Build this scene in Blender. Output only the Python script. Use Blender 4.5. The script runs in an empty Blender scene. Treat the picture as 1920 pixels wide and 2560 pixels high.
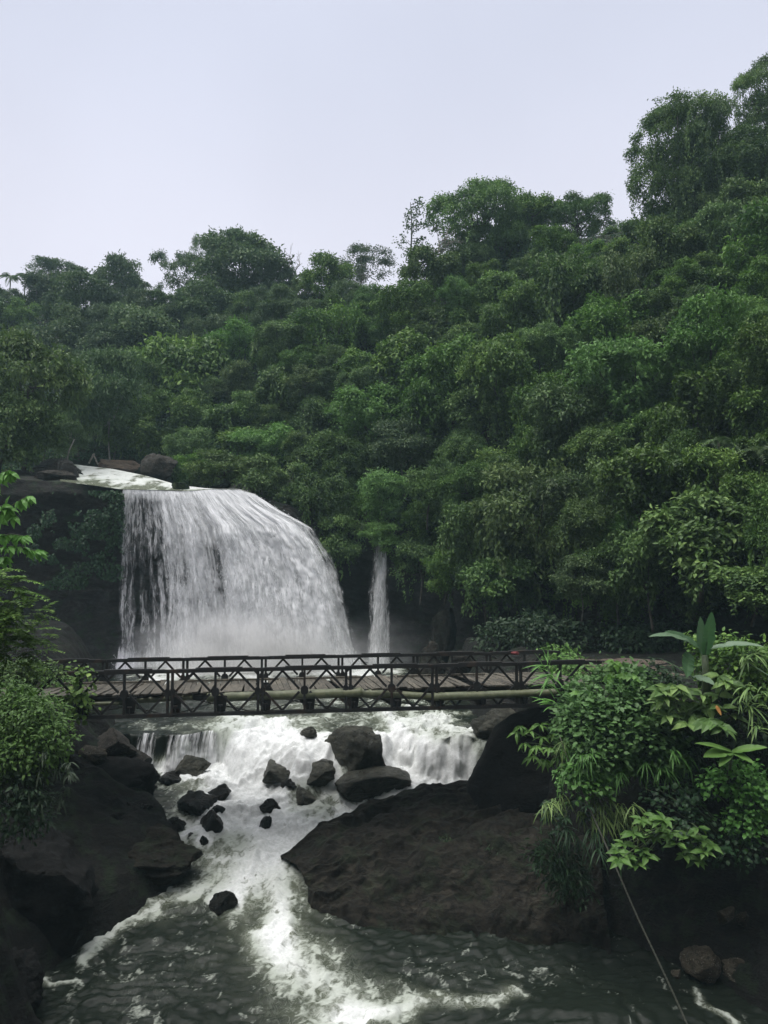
import bpy, bmesh, math, random
import numpy as np
from mathutils import Vector, Matrix

# ------------------------------------------------------------------ camera, sky, sun, exposure
SC = bpy.context.scene
COL = SC.collection
RNG = np.random.default_rng(7)
random.seed(7)
F, CX, CY = 1923.0, 960.0, 1280.0          # focal length and centre, in photo pixels
PITCH = math.radians(3.24)
cam_d = bpy.data.cameras.new("camera"); cam = bpy.data.objects.new("camera", cam_d); COL.objects.link(cam)
cam_d.sensor_fit = 'HORIZONTAL'; cam_d.sensor_width = 36.0; cam_d.lens = 36.0 * F / 1920.0
cam_d.clip_start = 0.1; cam_d.clip_end = 3000.0
cam.location = (0, 0, 0); cam.rotation_euler = (math.radians(90) + PITCH, 0, 0)
SC.camera = cam
SUN_EL, SUN_AZ = math.radians(72), math.radians(250)     # azimuth from +Y clockwise
W = bpy.data.worlds.new("World"); SC.world = W; W.use_nodes = True
wt = W.node_tree; wt.nodes.clear()
wo = wt.nodes.new('ShaderNodeOutputWorld'); bg = wt.nodes.new('ShaderNodeBackground')
sky = wt.nodes.new('ShaderNodeTexSky'); sky.sky_type = 'NISHITA'; sky.sun_disc = False
sky.sun_elevation = SUN_EL; sky.sun_rotation = SUN_AZ; sky.dust_density = 3.0
tc = wt.nodes.new('ShaderNodeTexCoord'); sx = wt.nodes.new('ShaderNodeSeparateXYZ')
wt.links.new(tc.outputs['Generated'], sx.inputs[0])
cr = wt.nodes.new('ShaderNodeValToRGB'); cr.color_ramp.interpolation = 'EASE'
E = cr.color_ramp.elements
E[0].position = 0.0; E[0].color = (0.715, 0.695, 0.775, 1)
E[1].position = 1.0; E[1].color = (1.7, 1.7, 1.75, 1)
for p, c in ((0.30, (0.695, 0.685, 0.775, 1)), (0.60, (0.575, 0.595, 0.705, 1)), (0.74, (0.95, 0.97, 1.03, 1))):
    e = E.new(p); e.color = c
wt.links.new(sx.outputs['Z'], cr.inputs['Fac'])
# soft unevenness of the cloud layer
nz = wt.nodes.new('ShaderNodeTexNoise'); nz.inputs['Scale'].default_value = 2.2; nz.inputs['Detail'].default_value = 3
wt.links.new(tc.outputs['Generated'], nz.inputs['Vector'])
mr = wt.nodes.new('ShaderNodeMapRange'); mr.inputs['From Min'].default_value = 0.3; mr.inputs['From Max'].default_value = 0.7
mr.inputs['To Min'].default_value = 9.3; mr.inputs['To Max'].default_value = 10.4
wt.links.new(nz.outputs['Fac'], mr.inputs['Value'])
vm = wt.nodes.new('ShaderNodeVectorMath'); vm.operation = 'SCALE'
wt.links.new(cr.outputs['Color'], vm.inputs[0]); wt.links.new(mr.outputs['Result'], vm.inputs['Scale'])
mx = wt.nodes.new('ShaderNodeMix'); mx.data_type = 'RGBA'; mx.inputs['Factor'].default_value = 0.93
wt.links.new(sky.outputs['Color'], mx.inputs['A']); wt.links.new(vm.outputs['Vector'], mx.inputs['B'])
wt.links.new(mx.outputs['Result'], bg.inputs['Color']); bg.inputs['Strength'].default_value = 0.10
wt.links.new(bg.outputs[0], wo.inputs[0])
sl = bpy.data.lights.new("sun", 'SUN'); so = bpy.data.objects.new("sun", sl); COL.objects.link(so)
sl.energy = 2.7; sl.angle = math.radians(48); sl.color = (1.0, 0.97, 0.93)
sd = Vector((math.sin(SUN_AZ) * math.cos(SUN_EL), math.cos(SUN_AZ) * math.cos(SUN_EL), math.sin(SUN_EL)))
so.rotation_euler = sd.to_track_quat('Z', 'Y').to_euler()
SC.view_settings.view_transform = 'Standard'; SC.view_settings.look = 'None'
SC.view_settings.exposure = 0.35; SC.view_settings.gamma = 1.0
cy = SC.cycles
cy.max_bounces = 5; cy.diffuse_bounces = 3; cy.glossy_bounces = 2; cy.transmission_bounces = 3
cy.volume_bounces = 1; cy.transparent_max_bounces = 16; cy.sample_clamp_indirect = 4.0
cy.use_denoising = True; cy.caustics_reflective = False; cy.caustics_refractive = False

def ray(px, py):
    dx, dy = (px - CX) / F, (CY - py) / F
    return np.array([dx, math.cos(PITCH) - dy * math.sin(PITCH), dy * math.cos(PITCH) + math.sin(PITCH)])
def at(px, py, Y):
    d = ray(px, py); return d * (Y / d[1])
def atz(px, py, z):
    d = ray(px, py); return d * (z / d[2])
def proj(P):
    P = np.asarray(P, float); X, Y, Z = P[..., 0], P[..., 1], P[..., 2]
    f = Y * math.cos(PITCH) + Z * math.sin(PITCH); u = -Y * math.sin(PITCH) + Z * math.cos(PITCH)
    f = np.maximum(f, 0.01)
    return CX + F * X / f, CY - F * u / f

# ------------------------------------------------------------------ noise
def _h(ix, iy, iz, s):
    n = (ix * 374761393 + iy * 668265263 + iz * 2147483647 + s * 1274126177) & 0xFFFFFFFF
    n = ((n ^ (n >> 13)) * 1274126177) & 0xFFFFFFFF
    n = n ^ (n >> 16)
    n = (n * 2246822519) & 0xFFFFFFFF
    return ((n ^ (n >> 15)) & 0xFFFFFF) / float(0xFFFFFF)
def vnoise(x, y, z, s=0):
    x, y, z = np.broadcast_arrays(np.asarray(x, float), np.asarray(y, float), np.asarray(z, float))
    ix, iy, iz = np.floor(x).astype(np.int64), np.floor(y).astype(np.int64), np.floor(z).astype(np.int64)
    fx, fy, fz = x - ix, y - iy, z - iz
    fx = fx * fx * fx * (fx * (fx * 6 - 15) + 10); fy = fy * fy * fy * (fy * (fy * 6 - 15) + 10); fz = fz * fz * fz * (fz * (fz * 6 - 15) + 10)
    r = 0
    for a in (0, 1):
        wa = fx if a else 1 - fx
        for b in (0, 1):
            wb = fy if b else 1 - fy
            for c in (0, 1):
                wc = fz if c else 1 - fz
                r = r + wa * wb * wc * _h(ix + a, iy + b, iz + c, s)
    return r
def fbm(x, y, z, s=0, o=4, lac=2.03, g=0.5):
    r, a, n = 0, 1.0, 0
    for i in range(o):
        r = r + a * vnoise(x, y, z, s + i * 17); n += a; a *= g
        x, y, z = np.asarray(x) * lac + 3.1, np.asarray(y) * lac + 1.7, np.asarray(z) * lac + 5.3
    return r / n
def ridged(x, y, z, s=0, o=4):
    r, a, n = 0, 1.0, 0
    for i in range(o):
        r = r + a * (1 - np.abs(2 * vnoise(x, y, z, s + i * 13) - 1)); n += a; a *= 0.5
        x, y, z = np.asarray(x) * 2.1 + 2.1, np.asarray(y) * 2.1 + 4.3, np.asarray(z) * 2.1 + 0.7
    return r / n
def sstep(a, b, x):
    t = np.clip((np.asarray(x, float) - a) / (b - a), 0, 1); return t * t * (3 - 2 * t)
def unit(v):
    v = np.asarray(v, float); return v / np.maximum(np.linalg.norm(v, axis=-1, keepdims=True), 1e-9)

# ------------------------------------------------------------------ mesh helpers
class MB:
    """collects vertices and faces, links them as one mesh object"""
    def __init__(s): s.v, s.f, s.t, s.n = [], {}, [], 0
    def add(s, v, f, tint=0.5):
        v = np.asarray(v, float).reshape(-1, 3); f = np.asarray(f, int)
        s.f.setdefault(f.shape[1], []).append(f + s.n)
        s.v.append(v); s.n += len(v)
        s.t.append(np.broadcast_to(np.asarray(tint, float), (len(v),)))
        return s
    def mesh(s, name, mat, smooth=False, attrs=None, uv=None):
        me = bpy.data.meshes.new(name)
        V = np.concatenate(s.v); me.vertices.add(len(V)); me.vertices.foreach_set('co', V.astype(np.float32).ravel())
        li, ls, k = [], [], 0
        for n, fs in s.f.items():
            ff = np.concatenate(fs); li.append(ff.ravel()); ls.append(k + np.arange(len(ff)) * n); k += ff.size
        li = np.concatenate(li); ls = np.concatenate(ls)
        me.loops.add(len(li)); me.loops.foreach_set('vertex_index', li.astype(np.int32))
        me.polygons.add(len(ls)); me.polygons.foreach_set('loop_start', ls.astype(np.int32))
        me.update(calc_edges=True)
        me.polygons.foreach_set('use_smooth', np.full(len(ls), smooth, bool))
        a = me.attributes.new('tint', 'FLOAT', 'POINT'); a.data.foreach_set('value', np.concatenate(s.t).astype(np.float32))
        for kk, val in (attrs or {}).items():
            a = me.attributes.new(kk, 'FLOAT', 'POINT'); a.data.foreach_set('value', np.asarray(val, np.float32).ravel())
        if uv is not None:
            ul = me.uv_layers.new(name='flow'); ul.data.foreach_set('uv', np.asarray(uv, np.float32)[li].ravel())
        if mat: me.materials.append(mat)
        return me
    def build(s, name, mat, parent=None, smooth=False, attrs=None, uv=None):
        o = bpy.data.objects.new(name, s.mesh(name, mat, smooth, attrs, uv)); COL.objects.link(o)
        if parent: o.parent = parent
        return o
    def bar(s, a, b, w, h, up=(0, 0, 1), tint=0.5):
        a, b = np.asarray(a, float), np.asarray(b, float); d = unit(b - a); up = np.asarray(up, float)
        if abs(np.dot(d, up)) > 0.98: up = np.array([0, 1.0, 0])
        r = unit(np.cross(d, up)); u = np.cross(r, d)
        v = [p + r * sx * w / 2 + u * sy * h / 2 for p in (a, b) for sx, sy in ((-1, -1), (1, -1), (1, 1), (-1, 1))]
        return s.add(v, [(0, 3, 2, 1), (4, 5, 6, 7), (0, 1, 5, 4), (1, 2, 6, 5), (2, 3, 7, 6), (3, 0, 4, 7)], tint)
    def tube(s, pts, rad, n=7, tint=0.5, cap=True):
        P = np.asarray(pts, float); R = np.broadcast_to(np.asarray(rad, float), (len(P),))
        T = unit(np.gradient(P, axis=0)); ref = np.array([0.31, 0.27, 0.91])
        A = unit(np.cross(T, ref)); B = np.cross(T, A)
        th = np.arange(n) * 2 * math.pi / n
        V = P[:, None] + R[:, None, None] * (A[:, None] * np.cos(th)[None, :, None] + B[:, None] * np.sin(th)[None, :, None])
        m = len(P); i = np.arange(m - 1)[:, None] * n; j = np.arange(n)[None]; j2 = (j + 1) % n
        Fq = np.stack([i + j, i + j2, i + n + j2, i + n + j], -1).reshape(-1, 4)
        s.add(V.reshape(-1, 3), Fq, tint)
        if cap:
            k = s.n - m * n
            s.f.setdefault(n, []).append(np.array([[k + q for q in range(n)][::-1], [k + (m - 1) * n + q for q in range(n)]]))
        return s
    def grid(s, P, tint=0.5, flip=False):
        P = np.asarray(P, float); a, b = P.shape[:2]
        i = np.arange(a - 1)[:, None] * b; j = np.arange(b - 1)[None]
        q = [i + j, i + j + 1, i + b + j + 1, i + b + j]
        if flip: q = q[::-1]
        return s.add(P.reshape(-1, 3), np.stack(q, -1).reshape(-1, 4), np.asarray(tint).ravel() if np.ndim(tint) else tint)
    def leaves(s, pos, d, nrm, L, Wd, fold=0.12, droop=0.15, tint=None, kind='s'):
        pos = np.asarray(pos, float); N = len(pos); d = unit(d)
        side = unit(np.cross(nrm, d)); nn = np.cross(d, side)
        L = np.broadcast_to(np.asarray(L, float), (N,))[:, None]; Wd = np.broadcast_to(np.asarray(Wd, float), (N,))[:, None]
        if tint is None: tint = RNG.random(N)
        if kind == 's':
            P = np.stack([pos, pos + d * L * .42 + side * Wd / 2 + nn * L * fold, pos + d * L - nn * L * droop, pos + d * L * .42 - side * Wd / 2 + nn * L * fold], 1)
            fc = np.array([[0, 2, 1], [0, 3, 2]])
        else:   # fuller leaf with a midrib and four margin points
            P = np.stack([pos, pos + d * L * .5 - nn * L * droop * .15, pos + d * L - nn * L * droop,
                          pos + d * L * .22 + side * Wd * .42 + nn * L * fold, pos + d * L * .58 + side * Wd * .46 + nn * L * (fold - droop * .3),
                          pos + d * L * .22 - side * Wd * .42 + nn * L * fold, pos + d * L * .58 - side * Wd * .46 + nn * L * (fold - droop * .3)], 1)
            q = np.array([[0, 1, 4, 3], [0, 5, 6, 1]]); t = np.array([[1, 2, 4], [1, 6, 2]])
            k = P.shape[1]; base = np.arange(N)[:, None, None] * k
            off = s.n
            s.add(P.reshape(-1, 3), (q[None] + base).reshape(-1, 4), np.repeat(tint, k))
            s.f.setdefault(3, []).append((t[None] + base).reshape(-1, 3) + off)
            return s
        k = P.shape[1]
        return s.add(P.reshape(-1, 3), (fc[None] + np.arange(N)[:, None, None] * k).reshape(-1, fc.shape[1]), np.repeat(tint, k))

def tag(o, label=None, cat=None, group=None, kind=None):
    if label: o['label'] = label
    if cat: o['category'] = cat
    if group: o['group'] = group
    if kind: o['kind'] = kind
    return o
def empty(name, loc, label, cat, group=None):
    o = bpy.data.objects.new(name, None); COL.objects.link(o); o.location = tuple(loc); o.empty_display_size = 0.2
    return tag(o, label, cat, group)
def shift(mb, loc):
    for i in range(len(mb.v)): mb.v[i] = mb.v[i] - np.asarray(loc, float)
    return mb

# ------------------------------------------------------------------ materials
def mat(name):
    m = bpy.data.materials.new(name); m.use_nodes = True; m.node_tree.nodes.clear()
    return m, m.node_tree
def N(t, kind, **kw):
    n = t.nodes.new(kind)
    for k, v in kw.items():
        if k in n.inputs.keys(): n.inputs[k].default_value = v
        else: setattr(n, k, v)
    return n
def lk(t, a, b): t.links.new(a, b)
def ramp(t, src, stops):
    r = t.nodes.new('ShaderNodeValToRGB'); e = r.color_ramp.elements
    e[0].position, e[0].color = stops[0][0], (*stops[0][1], 1); e[1].position, e[1].color = stops[-1][0], (*stops[-1][1], 1)
    for p, c in stops[1:-1]: q = e.new(p); q.color = (*c, 1)
    lk(t, src, r.inputs['Fac']); return r.outputs['Color']
def mixc(t, fac, a, b, blend='MIX'):
    m = t.nodes.new('ShaderNodeMix'); m.data_type = 'RGBA'; m.blend_type = blend
    for sock, val in ((m.inputs['Factor'], fac), (m.inputs['A'], a), (m.inputs['B'], b)):
        if isinstance(val, (int, float)): sock.default_value = val
        elif isinstance(val, tuple): sock.default_value = (*val, 1)
        else: lk(t, val, sock)
    return m.outputs['Result']
def mrange(t, src, a, b, c=0.0, d=1.0, smooth=True):
    m = t.nodes.new('ShaderNodeMapRange'); m.interpolation_type = 'SMOOTHSTEP' if smooth else 'LINEAR'
    for k, v in (('From Min', a), ('From Max', b), ('To Min', c), ('To Max', d)):
        if isinstance(v, (int, float)): m.inputs[k].default_value = v
        else: lk(t, v, m.inputs[k])
    lk(t, src, m.inputs['Value']); return m.outputs['Result']
def math_(t, op, a, b=0.0):
    m = t.nodes.new('ShaderNodeMath'); m.operation = op
    for i, v in enumerate((a, b)):
        if isinstance(v, (int, float)): m.inputs[i].default_value = v
        else: lk(t, v, m.inputs[i])
    return m.outputs[0]
def noise(t, vec, scale, detail=4, rough=0.55, sc=None, dist=0.0):
    n = N(t, 'ShaderNodeTexNoise', Scale=scale, Detail=detail, Roughness=rough, Distortion=dist)
    if sc is not None:
        mp = N(t, 'ShaderNodeMapping', Scale=sc); lk(t, vec, mp.inputs['Vector']); vec = mp.outputs['Vector']
    lk(t, vec, n.inputs['Vector']); return n.outputs['Fac']

def leaf_mat(name, dark, mid, light, rough=0.5, trans=0.3, hue=0.02, spec=0.3):
    """leaf colour varies from leaf to leaf and from plant to plant"""
    m, t = mat(name)
    out = N(t, 'ShaderNodeOutputMaterial'); pr = N(t, 'ShaderNodeBsdfPrincipled', Roughness=rough)
    pr.inputs['Specular IOR Level'].default_value = spec
    a = N(t, 'ShaderNodeAttribute', attribute_name='tint'); oi = N(t, 'ShaderNodeObjectInfo')
    c = ramp(t, a.outputs['Fac'], ((0.0, dark), (0.55, mid), (1.0, light)))
    hs = N(t, 'ShaderNodeHueSaturation'); lk(t, c, hs.inputs['Color'])
    lk(t, mrange(t, oi.outputs['Random'], 0, 1, 0.5 - hue * .35, 0.5 + hue, False), hs.inputs['Hue'])
    r2 = math_(t, 'FRACT', math_(t, 'MULTIPLY', oi.outputs['Random'], 7.31))
    r3 = math_(t, 'FRACT', math_(t, 'MULTIPLY', oi.outputs['Random'], 13.7))
    lk(t, mrange(t, r2, 0, 1, 0.75, 1.25, False), hs.inputs['Value'])
    lk(t, mrange(t, r3, 0, 1, 0.86, 1.06, False), hs.inputs['Saturation'])
    lk(t, hs.outputs['Color'], pr.inputs['Base Color'])
    tr = N(t, 'ShaderNodeBsdfTranslucent'); lk(t, hs.outputs['Color'], tr.inputs['Color'])
    ms = N(t, 'ShaderNodeMixShader'); ms.inputs[0].default_value = trans
    lk(t, pr.outputs[0], ms.inputs[1]); lk(t, tr.outputs[0], ms.inputs[2]); lk(t, ms.outputs[0], out.inputs[0])
    return m

def rock_mat(name, dark, mid, light, rough=0.6, scale=1.0, moss=0.0, bump=0.5, speck=0.0, wet=0.0, strata=False):
    m, t = mat(name)
    out = N(t, 'ShaderNodeOutputMaterial'); pr = N(t, 'ShaderNodeBsdfPrincipled', Roughness=rough)
    pr.inputs['Specular IOR Level'].default_value = 0.22
    g = N(t, 'ShaderNodeNewGeometry'); pos = g.outputs['Position']
    n1 = noise(t, pos, 0.9 * scale, 9, 0.68, sc=(1, 1, 2.2) if strata else None, dist=.4); n2 = noise(t, pos, 5 * scale, 6, 0.75); n4 = noise(t, pos, 2.2 * scale, 5, 0.6, sc=(1, 1, 3.5), dist=1.2)
    crk = mrange(t, math_(t, 'ABSOLUTE', math_(t, 'SUBTRACT', n4, 0.5)), 0.0, 0.035)
    c = ramp(t, n1, ((0.30, dark), (0.52, mid), (0.72, light)))
    c = mixc(t, mrange(t, n2, 0.42, 0.68), c, mixc(t, 0.6, c, dark))
    c = mixc(t, crk, mixc(t, 0.75, c, (0.004, 0.004, 0.004)), c)
    if moss:
        n3 = noise(t, pos, 1.6 * scale, 6, 0.7)
        up = N(t, 'ShaderNodeSeparateXYZ'); lk(t, g.outputs['Normal'], up.inputs[0])
        f = math_(t, 'MULTIPLY', mrange(t, n3, 0.5, 0.62), mrange(t, up.outputs['Z'], -0.6, 0.5))
        c = mixc(t, math_(t, 'MULTIPLY', f, moss), c, (0.018, 0.035, 0.014))
    if speck:
        v = N(t, 'ShaderNodeTexVoronoi', Scale=16 * scale); lk(t, pos, v.inputs['Vector'])
        sp = math_(t, 'MULTIPLY', mrange(t, v.outputs['Distance'], 0.32, 0.18), mrange(t, noise(t, pos, 3 * scale, 3), 0.48, 0.6))
        c = mixc(t, math_(t, 'MULTIPLY', sp, speck), c, (0.30, 0.29, 0.24))
    lk(t, c, pr.inputs['Base Color'])
    if wet: lk(t, mrange(t, n1, 0.35, 0.65, max(rough - wet, 0.12), rough), pr.inputs['Roughness'])
    b = N(t, 'ShaderNodeBump', Strength=min(bump * 1.2, 1.0), Distance=0.30)
    lk(t, math_(t, 'ADD', math_(t, 'ADD', n1, math_(t, 'MULTIPLY', n2, 0.35)), math_(t, 'MULTIPLY', crk, 0.12)), b.inputs['Height']); lk(t, b.outputs[0], pr.inputs['Normal'])
    lk(t, pr.outputs[0], out.inputs[0]); return m

def plain_mat(name, c1, c2, rough=0.6, scale=8, metallic=0.0, bump=0.2, sc=None, c3=None):
    m, t = mat(name)
    out = N(t, 'ShaderNodeOutputMaterial'); pr = N(t, 'ShaderNodeBsdfPrincipled', Roughness=rough, Metallic=metallic)
    g = N(t, 'ShaderNodeNewGeometry'); n = noise(t, g.outputs['Position'], scale, 5, 0.65, sc)
    a = N(t, 'ShaderNodeAttribute', attribute_name='tint')
    c = mixc(t, mrange(t, n, 0.35, 0.65), c1, c2)
    if c3: c = mixc(t, mrange(t, noise(t, g.outputs['Position'], scale * .35, 4), 0.55, 0.68), c, c3)
    c = mixc(t, 1.0, c, ramp(t, a.outputs['Fac'], ((0, (.55,) * 3), (.5, (1,) * 3), (1, (1.5,) * 3))), 'MULTIPLY')
    lk(t, c, pr.inputs['Base Color'])
    b = N(t, 'ShaderNodeBump', Strength=bump, Distance=0.03); lk(t, n, b.inputs['Height']); lk(t, b.outputs[0], pr.inputs['Normal'])
    lk(t, pr.outputs[0], out.inputs[0]); return m

M = {}
M['leaf_forest'] = leaf_mat('leaf_forest', (0.036, 0.076, 0.017), (0.092, 0.174, 0.033), (0.200, 0.310, 0.068), trans=0.28, hue=0.012)
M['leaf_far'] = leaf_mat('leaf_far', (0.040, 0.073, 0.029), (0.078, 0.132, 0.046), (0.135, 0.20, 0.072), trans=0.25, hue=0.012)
M['leaf_bright'] = leaf_mat('leaf_bright', (0.056, 0.130, 0.022), (0.112, 0.235, 0.042), (0.190, 0.350, 0.080), hue=0.008)
M['leaf_creeper'] = leaf_mat('leaf_creeper', (0.050, 0.135, 0.026), (0.098, 0.235, 0.048), (0.155, 0.33, 0.085), hue=0.005, rough=0.45)
M['leaf_shade'] = leaf_mat('leaf_shade', (0.012, 0.030, 0.012), (0.026, 0.060, 0.024), (0.045, 0.085, 0.035))  # darkened leaf green: shade put into the colour of shaded plants
M['leaf_banana'] = leaf_mat('leaf_banana', (0.05, 0.12, 0.05), (0.075, 0.165, 0.065), (0.16, 0.24, 0.15), rough=0.38, trans=0.35, hue=0.0)
M['bark'] = plain_mat('bark', (0.035, 0.030, 0.024), (0.075, 0.068, 0.055), 0.85, 6)
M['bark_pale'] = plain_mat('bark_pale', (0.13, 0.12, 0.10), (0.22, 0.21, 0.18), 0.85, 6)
M['stem'] = plain_mat('stem', (0.03, 0.055, 0.02), (0.06, 0.08, 0.035), 0.6, 10)
M['steel'] = plain_mat('steel', (0.006, 0.006, 0.006), (0.013, 0.012, 0.011), 0.7, 5, 0.0, 0.15, c3=(0.032, 0.019, 0.012))
M['plank'] = plain_mat('plank', (0.036, 0.032, 0.024), (0.10, 0.089, 0.068), 0.85, 3, 0.0, 0.4, sc=(6, 1, 3))
M['bamboo'] = plain_mat('bamboo', (0.085, 0.10, 0.05), (0.16, 0.17, 0.095), 0.5, 4, 0.0, 0.1, c3=(0.10, 0.11, 0.05))
M['rope'] = plain_mat('rope', (0.05, 0.055, 0.042), (0.09, 0.09, 0.07), 0.8, 20)
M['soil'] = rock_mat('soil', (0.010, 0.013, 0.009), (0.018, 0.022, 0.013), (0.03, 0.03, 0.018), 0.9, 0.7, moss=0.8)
M['cliff'] = rock_mat('cliff', (0.012, 0.013, 0.012), (0.028, 0.027, 0.024), (0.065, 0.060, 0.052), 0.7, 0.8, moss=0.8, bump=0.9, strata=True)
M['rock_grey'] = rock_mat('rock_grey', (0.022, 0.023, 0.017), (0.052, 0.052, 0.038), (0.105, 0.102, 0.077), 0.5, 1.2, bump=0.6, wet=0.25)
M['rock_dark'] = rock_mat('rock_dark', (0.004, 0.0046, 0.0036), (0.010, 0.0102, 0.0078), (0.027, 0.026, 0.0195), 0.45, 1.5, bump=0.8, wet=0.25)
M['rock_brown'] = rock_mat('rock_brown', (0.008, 0.0073, 0.0052), (0.0205, 0.018, 0.0130), (0.046, 0.040, 0.030), 0.8, 0.8, moss=0.35, bump=0.9)
M['rock_speck'] = rock_mat('rock_speck', (0.035, 0.030, 0.022), (0.075, 0.066, 0.048), (0.12, 0.10, 0.07), 0.75, 1.4, bump=0.7, speck=0.8)
M['rock_pebbly'] = rock_mat('rock_pebbly', (0.016, 0.015, 0.012), (0.036, 0.032, 0.026), (0.07, 0.062, 0.05), 0.75, 1.2, bump=0.7, speck=0.6)
M['road'] = rock_mat('road', (0.07, 0.055, 0.044), (0.13, 0.105, 0.085), (0.21, 0.18, 0.15), 0.9, 0.8, bump=0.3)
M['rock_black'] = rock_mat('rock_black', (0.003, 0.0033, 0.003), (0.005, 0.005, 0.0045), (0.010, 0.010, 0.008), 0.8, 1.2, bump=0.6)  # wet dark rock, with the overhang's shade darkened into its colour
M['leaf_shrub'] = leaf_mat('leaf_shrub', (0.036, 0.088, 0.016), (0.072, 0.152, 0.028), (0.115, 0.215, 0.050), hue=0.004)
# ------------------------------------------------------------------ river
POOL_Z = -7.6
def lipY(X):
    return 34.2 + 0.35 * np.sin(X * 0.9 + 1.0) + 0.25 * np.sin(X * 2.3) - 0.9 * sstep(-1.0, 3.0, X)
def zlow(Y):
    return np.interp(Y, [14, 18, 20, 23, 26, 29, 32, 34, 36], [-12.7, -12.45, -12.2, -11.8, -11.2, -10.3, -9.45, -9.1, -9.0])
def zr(X, Y):
    X = np.asarray(X, float); Y = np.asarray(Y, float)
    w = np.interp(X, [-12, -7.3, -6.2, -4, -2.5, -1.0, 0.3, 4], [0.35, 0.45, 2.0, 3.0, 3.0, 2.2, 1.3, 1.1])
    k = sstep(0, 1, (lipY(X) - Y) / w)
    up = POOL_Z - 0.18 * sstep(2.5, 0, Y - lipY(X))
    return up * (1 - k) + zlow(Y) * k
def on_water(px, py):
    """where the line of sight through a photo pixel meets the river"""
    d = ray(px, py); Ys = np.linspace(16, 58, 2200); P = d[None] * (Ys / d[1])[:, None]
    i = np.argmax(P[:, 2] < zr(P[:, 0], P[:, 1])); return P[i]

FOAM = [  # polyline of photo pixels (x, y, half width), strength
    ([(585, 1862, 28), (600, 1890, 60), (650, 1900, 65), (710, 1868, 50)], .85),
    ([(600, 1832, 26), (680, 1830, 28), (790, 1850, 25)], .85),
    ([(610, 1850, 30), (640, 1910, 75), (570, 1955, 75), (650, 2000, 80)], .82),
    ([(980, 1850, 40), (1060, 1880, 70), (1150, 1900, 60), (1100, 1950, 55), (1020, 1970, 40)], .92),
    ([(1000, 1920, 60), (1150, 1950, 40)], .9),
    ([(345, 1932, 12), (400, 1924, 14), (470, 1930, 22)], .95),
    ([(790, 1880, 15), (760, 1905, 25), (700, 1915, 40)], .8),
    ([(560, 1960, 90), (590, 2020, 85), (640, 2070, 78), (660, 2130, 80), (680, 2190, 80), (690, 2250, 68), (705, 2300, 56), (700, 2350, 55)], .64),
    ([(600, 1990, 50), (625, 2080, 36), (690, 2140, 36), (700, 2220, 30), (712, 2290, 30), (690, 2340, 26)], .05),
    ([(690, 2330, 56), (740, 2400, 76), (830, 2460, 76), (900, 2520, 80), (860, 2590, 110)], .56),
    ([(690, 2400, 60), (740, 2480, 100), (740, 2590, 120)], .20),
    ([(600, 2215, 36), (500, 2228, 34), (420, 2255, 30), (330, 2295, 24), (260, 2345, 20), (210, 2385, 14)], .62),
    ([(640, 2160, 60), (540, 2150, 40), (470, 2140, 26)], .34),
    ([(330, 2480, 120), (480, 2420, 110)], .16),
    ([(540, 2160, 30), (600, 2180, 30)], .35),
    ([(960, 1990, 40), (890, 2010, 45), (820, 2050, 45), (740, 2090, 50)], .62),
    ([(870, 2030, 60), (760, 2070, 70), (690, 2120, 60)], .40),
    ([(360, 2070, 20), (430, 2095, 28), (520, 2090, 32)], .42),
    ([(330, 2010, 10), (420, 2050, 18)], .45),
    ([(860, 2550, 30), (980, 2530, 30), (1080, 2515, 24), (1190, 2495, 20), (1300, 2480, 14)], .58),
    ([(1000, 2470, 30), (1200, 2420, 40), (1400, 2420, 30)], .14),
    ([(110, 2448, 6), (160, 2446, 8), (195, 2450, 6)], .6),
    ([(1745, 2478, 8), (1775, 2520, 12), (1830, 2562, 18)], .6),
    ([(800, 2240, 26), (830, 2200, 24), (840, 2280, 20)], .36),
    ([(980, 1800, 20), (1100, 1795, 25), (1180, 1830, 24)], .62),
    ([(560, 1800, 14), (760, 1795, 16), (960, 1800, 20)], .45),
    ([(350, 1815, 10), (480, 1810, 12), (540, 1806, 10)], .36),
    ([(380, 1690, 30), (600, 1668, 34), (860, 1668, 30), (980, 1672, 20)], .9),
    ([(560, 1745, 10), (700, 1740, 12), (900, 1745, 10), (1050, 1765, 12)], .38),
]
def foam_at(px, py, wide=1.0):
    f = np.zeros(px.shape)
    for pl, s in FOAM:
        best = np.zeros(px.shape)
        for (x0, y0, w0), (x1, y1, w1) in zip(pl[:-1], pl[1:]):
            dx, dy = x1 - x0, y1 - y0
            t = np.clip(((px - x0) * dx + (py - y0) * dy) / (dx * dx + dy * dy), 0, 1)
            d = np.hypot(px - x0 - t * dx, py - y0 - t * dy) / ((w0 + t * (w1 - w0)) * wide)
            best = np.maximum(best, np.exp(-d ** 2 * 0.9))
        f = f + s * best * (1 - 0.55 * np.clip(f, 0, 1))
    return np.clip(f, 0, 1.25)

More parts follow.
